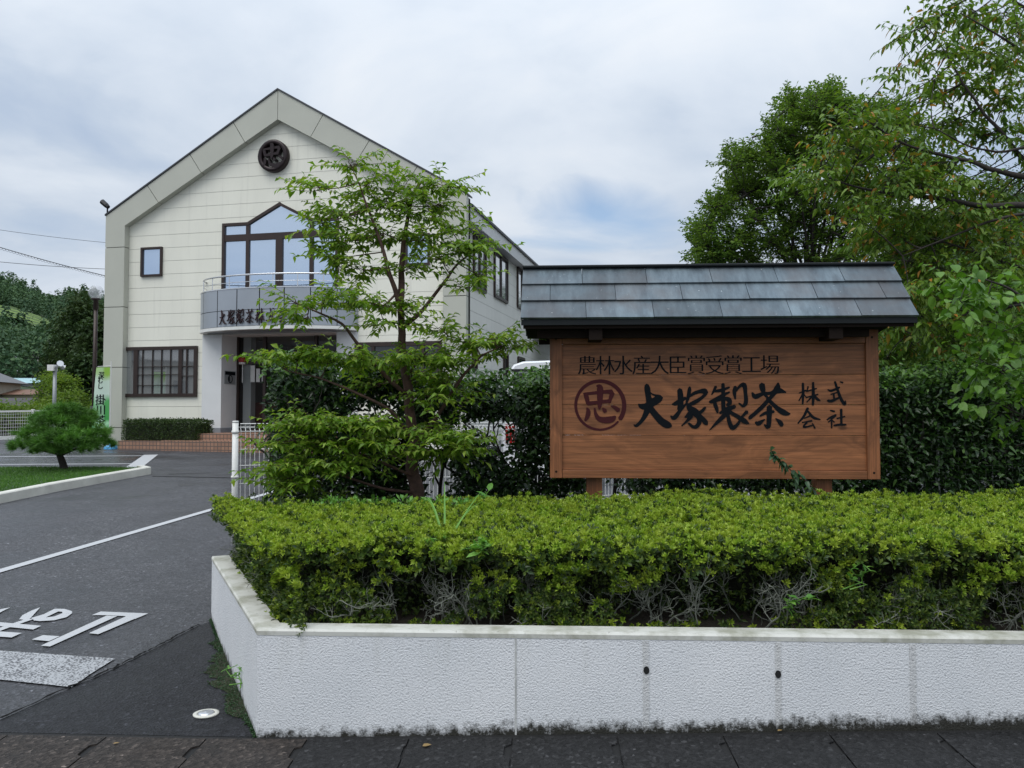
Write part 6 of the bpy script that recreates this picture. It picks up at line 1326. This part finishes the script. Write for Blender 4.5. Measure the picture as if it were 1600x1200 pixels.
# ================================================================== FAR LEFT GREENERY AND HILLS
def clump_tree(name, label, cat, base, h, w, mat, nq, ql, seed, conical=False, group=None, z0=.08):
    r_ = np.random.default_rng(seed); t = thing(name, label, cat, base, group=group); tr = MB(); tr.tube([(0, 0, -.3), (r_.normal() * .05, 0, h * .5), (0, 0, h * .95)], [w * .05 + .04, w * .035 + .03, .015], 6)
    for j in range(16): zz = h * r_.uniform(.2, .85); a = r_.random() * 6.28; L = w * .42 * (1.05 - zz / h * (.9 if conical else .3)); tr.tube([(0, 0, zz), (L * math.cos(a) * .6, L * math.sin(a) * .6, zz + L * .15), (L * math.cos(a), L * math.sin(a), zz + (-.12 if conical else .35) * L)], [w * .012 + .012, .012, .006], 4, False)
    tr.build('trunk', M['bark_dark'], t); nc = max(18, nq // 55); zc_ = h * (z0 + (1 - z0) * r_.random(nc) ** (.85)); fr = (zc_ / h - z0) / (1 - z0)
    R_ = w / 2 * ((1.02 - fr) ** .75 if conical else np.sqrt(np.clip(1 - (2 * fr - .85) ** 2 / 1.35, .04, 1))); a = r_.random(nc) * 6.28; rr_ = R_ * np.sqrt(r_.uniform(.25, 1, nc)); cen = np.column_stack([rr_ * np.cos(a), rr_ * np.sin(a), zc_]); cr = w * r_.uniform(.07, .15, nc) + .05
    i = r_.integers(0, nc, nq); P = cen[i] + r_.normal(size=(nq, 3)) * cr[i][:, None] * np.array([1, 1, .55]); D = r_.normal(size=(nq, 3)); D[:, 2] = D[:, 2] * .5 - (.25 if conical else 0)
    mb = MB(); mb.leaves(P, D, r_.normal(size=(nq, 3)) * .6 + np.array([0, 0, 1]), r_.uniform(.6, 1.3, nq) * ql, ql * .5, 'q'); mb.build('crown', mat, t)
def place(px, Y): p = at(px, 600, Y); return np.array([p[0], Y, float(g(p[0], Y))])
for px, Y, yt, wpx, lab, sd in ((128, 46, 462, 62, 'tallest dark cedar beside the lamp post', 1), (108, 52, 492, 54, 'dark cedar just left of the tallest one', 2), (150, 43, 500, 60, 'dark cedar half hidden by the building corner', 3), (92, 58, 530, 52, 'shorter dark cedar behind the yellow green bush', 4), (140, 38, 560, 64, 'low dark cedar behind the green banner flag', 5), (172, 50, 484, 50, 'dark cedar mostly behind the building', 6)):
    b = place(px, Y); h = at(px, yt, Y)[2] - b[2]; clump_tree('cedar_tree', lab, 'tree', b, h, wpx * Y / F_PX * 1.25, M['cedar'], 5200, .30, sd, True, 'dark cedars behind the car park')
for px, Y, yt, wpx, lab, sd in ((84, 36, 584, 50, 'tall yellow green bush right of the far houses', 11), (98, 34, 588, 46, 'yellow green bush beside the slim grey pole', 12), (52, 32, 636, 70, 'feathery low bush behind the white yard fence', 13), (10, 31, 640, 80, 'low bush behind the left end of the yard fence', 14), (112, 31, 618, 60, 'olive green bush behind the pine', 15), (142, 32, 640, 44, 'small bush between pine and banner flag', 16), (-40, 31, 632, 80, 'low bush outside the left edge', 17), (84, 31, 640, 70, 'low bush right behind the pine', 18)):
    b = place(px, Y); h = at(px, yt, Y)[2] - b[2]; clump_tree('bush', lab, 'bush', b, h, wpx * Y / F_PX, M['bush'], 3400, .14, sd, False, 'bushes behind the car park', .02)
# screen planting far behind the hedge on the right
for px, Y, yt, wpx, lab, sd in ((1400, 20, 470, 130, 'dark shrub seen under the cherry beside the sign roof', 21), (1490, 19, 450, 150, 'dark shrub behind the cherry boughs', 22), (1580, 22, 400, 170, 'dark evergreen at the right edge behind the cherry', 23), (1660, 18, 430, 150, 'dark shrub outside the right edge', 24)):
    b = place(px, Y); h = at(px, yt, Y)[2] - b[2]; clump_tree('evergreen_shrub', lab, 'shrub', b, h, wpx * Y / F_PX, M['zelkova'], 7000, .16, sd, False, 'evergreens behind the cherry', .02)

# hills
az_k = np.array([-75, -45, -33, -31.5, -29.5, -28, -26.5, -24, -18, -8, 0, 12, 20, 25, 30, 40, 75.]); H_k = np.array([34, 34, 33.5, 33, 29.5, 31.0, 30.5, 32, 28, 18, 8, 8, 22, 44, 58, 66, 54.])
def hill(az, r): return np.interp(az, az_k, H_k) * np.clip((r - 62) / 190., 0, 1) ** 1.15 * (1 + .03 * np.sin(az * 1.9) * np.sin(r * .05)) + .78
azs = np.linspace(-75, 75, 121); rs = np.concatenate([np.linspace(60, 255, 26), [300, 400]])
A_, R2 = np.meshgrid(azs, rs, indexing='ij'); Zh = hill(A_, R2) - .35
mb = MB(); mb.grid(np.stack([R2 * np.sin(np.radians(A_)), R2 * np.cos(np.radians(A_)), Zh], -1), True); struct(mb.build('hills', pmat('hill_ground', (.030, .048, .020), .95, var=.35, vscale=.05), None, True))
# tea field: clipped rows following the slope of the left hill
def onhill(px, py):
    d = ray(px, py); 
    for r in np.linspace(65, 260, 1200):
        t = r / math.hypot(d[0], d[1]); z = CAM_H + d[2] * t
        if z < hill(math.degrees(math.atan2(d[0], d[1])), r): return d[0] * t, d[1] * t, r
    return None
tea = [(-60, 484), (0, 484), (20, 486), (38, 493), (60, 500), (78, 507), (86, 512), (72, 516), (48, 517), (40, 508), (10, 502), (-60, 500)]
tp = [q for q in (onhill(*p) for p in tea) if q]
def mk_tea():
    t = mat0('tea_rows'); s3 = t.new('ShaderNodeSeparateXYZ'); t.l.new(t.obj, s3.inputs[0]); w = t.math('SINE', t.math('MULTIPLY', t.math('ADD', s3.outputs[1], t.math('MULTIPLY', s3.outputs[0], .35)), 2.1)); nz = t.noise(t.obj, .5, 5, .6)
    c = t.ramp(t.math('ADD', t.math('MULTIPLY', w, .22), nz), [(.3, (.05, .085, .022)), (.6, (.115, .19, .035)), (.8, (.15, .23, .05))]); setc(t, 'Base Color', c); setc(t, 'Roughness', .9); bump(t, w, .8, .4); return t.m
mb = MB(); T3 = [(x, y, float(hill(math.degrees(math.atan2(x, y)), r)) + .9) for x, y, r in tp]; mb.poly(T3)
import mathutils
struct(mb.build('tea_field', mk_tea()))
tpoly = [(q[0], q[1]) for q in tp]
def forest(name, label, a0, a1, r0, r1, nt, seed, crown=(2.2, 3.6), nq=95):
    r_ = np.random.default_rng(seed); az = r_.uniform(a0, a1, nt); r = np.sqrt(r_.uniform(r0 ** 2, r1 ** 2, nt)); X = r * np.sin(np.radians(az)); Y = r * np.cos(np.radians(az)); ok = ~inside(np.column_stack([X, Y]), tpoly)
    # keep the sight line to the tea field open
    tr_ = np.array([q[2] for q in tp]); ta = np.array([math.degrees(math.atan2(q[0], q[1])) for q in tp]); infr = (az > ta.min() - .3) & (az < ta.max() + .2) & (r > tr_.min() - 32) & (r < tr_.max() + 3); ok &= ~infr | (r_.random(nt) < .10) & (az > ta.max() - 2.2)
    X, Y, az, r = X[ok], Y[ok], az[ok], r[ok]; k = len(X); Z = hill(az, r); cr = r_.uniform(*crown, k); con = r_.random(k) < .3; ch_ = np.where(con, cr * 2.1, cr * 1.35)
    i = np.repeat(np.arange(k), nq); u = r_.normal(size=(len(i), 3)); u /= np.linalg.norm(u, axis=1, keepdims=True); hz = r_.random(len(i)); wz = np.where(con[i], (1.05 - hz) * .75, np.sqrt(np.clip(1 - (2 * hz - .8) ** 2 / 1.5, .05, 1)))
    P = np.column_stack([X[i] + u[:, 0] * cr[i] * wz, Y[i] + u[:, 1] * cr[i] * wz, Z[i] - .3 + hz * ch_[i] * 1.25]); P += r_.normal(size=P.shape) * .18; D = r_.normal(size=P.shape); D[:, 2] *= .5
    mb = MB(); mb.leaves(P, D, u + np.array([0, 0, .6]), r_.uniform(.5, 1.1, len(i)) * .58, .36, 'q', .1, .2); tag(mb.build(name, M['forest']), label, 'forest', kind='stuff')
forest('hillside_forest', 'dense mixed forest covering the left hillside around the tea field', -37, -23, 96, 262, 1200, 51, crown=(1.5, 2.5), nq=150)
forest('distant_forest', 'dark forest on the hill behind the right hand trees', 17, 37, 80, 258, 900, 52, nq=60)
for k_, (px, yt, lab) in enumerate(((49, 463, 'single pointed conifer on the left hill ridge'), (75, 466, 'wider pointed conifer right of the single ridge conifer'), (82, 462, 'tallest conifer on the left hill ridge'))):
    p = at(px, 480, 232); az = math.degrees(math.atan2(p[0], 232)); r = math.hypot(p[0], 232); zb_2 = float(hill(az, r)); clump_tree('ridge_conifer', lab, 'tree', (p[0], 232, zb_2), max(3.0, at(px, yt, 232)[2] - zb_2), 4.0, M['forest'], 420, .9, 60 + k_, True, 'conifers on the ridge')
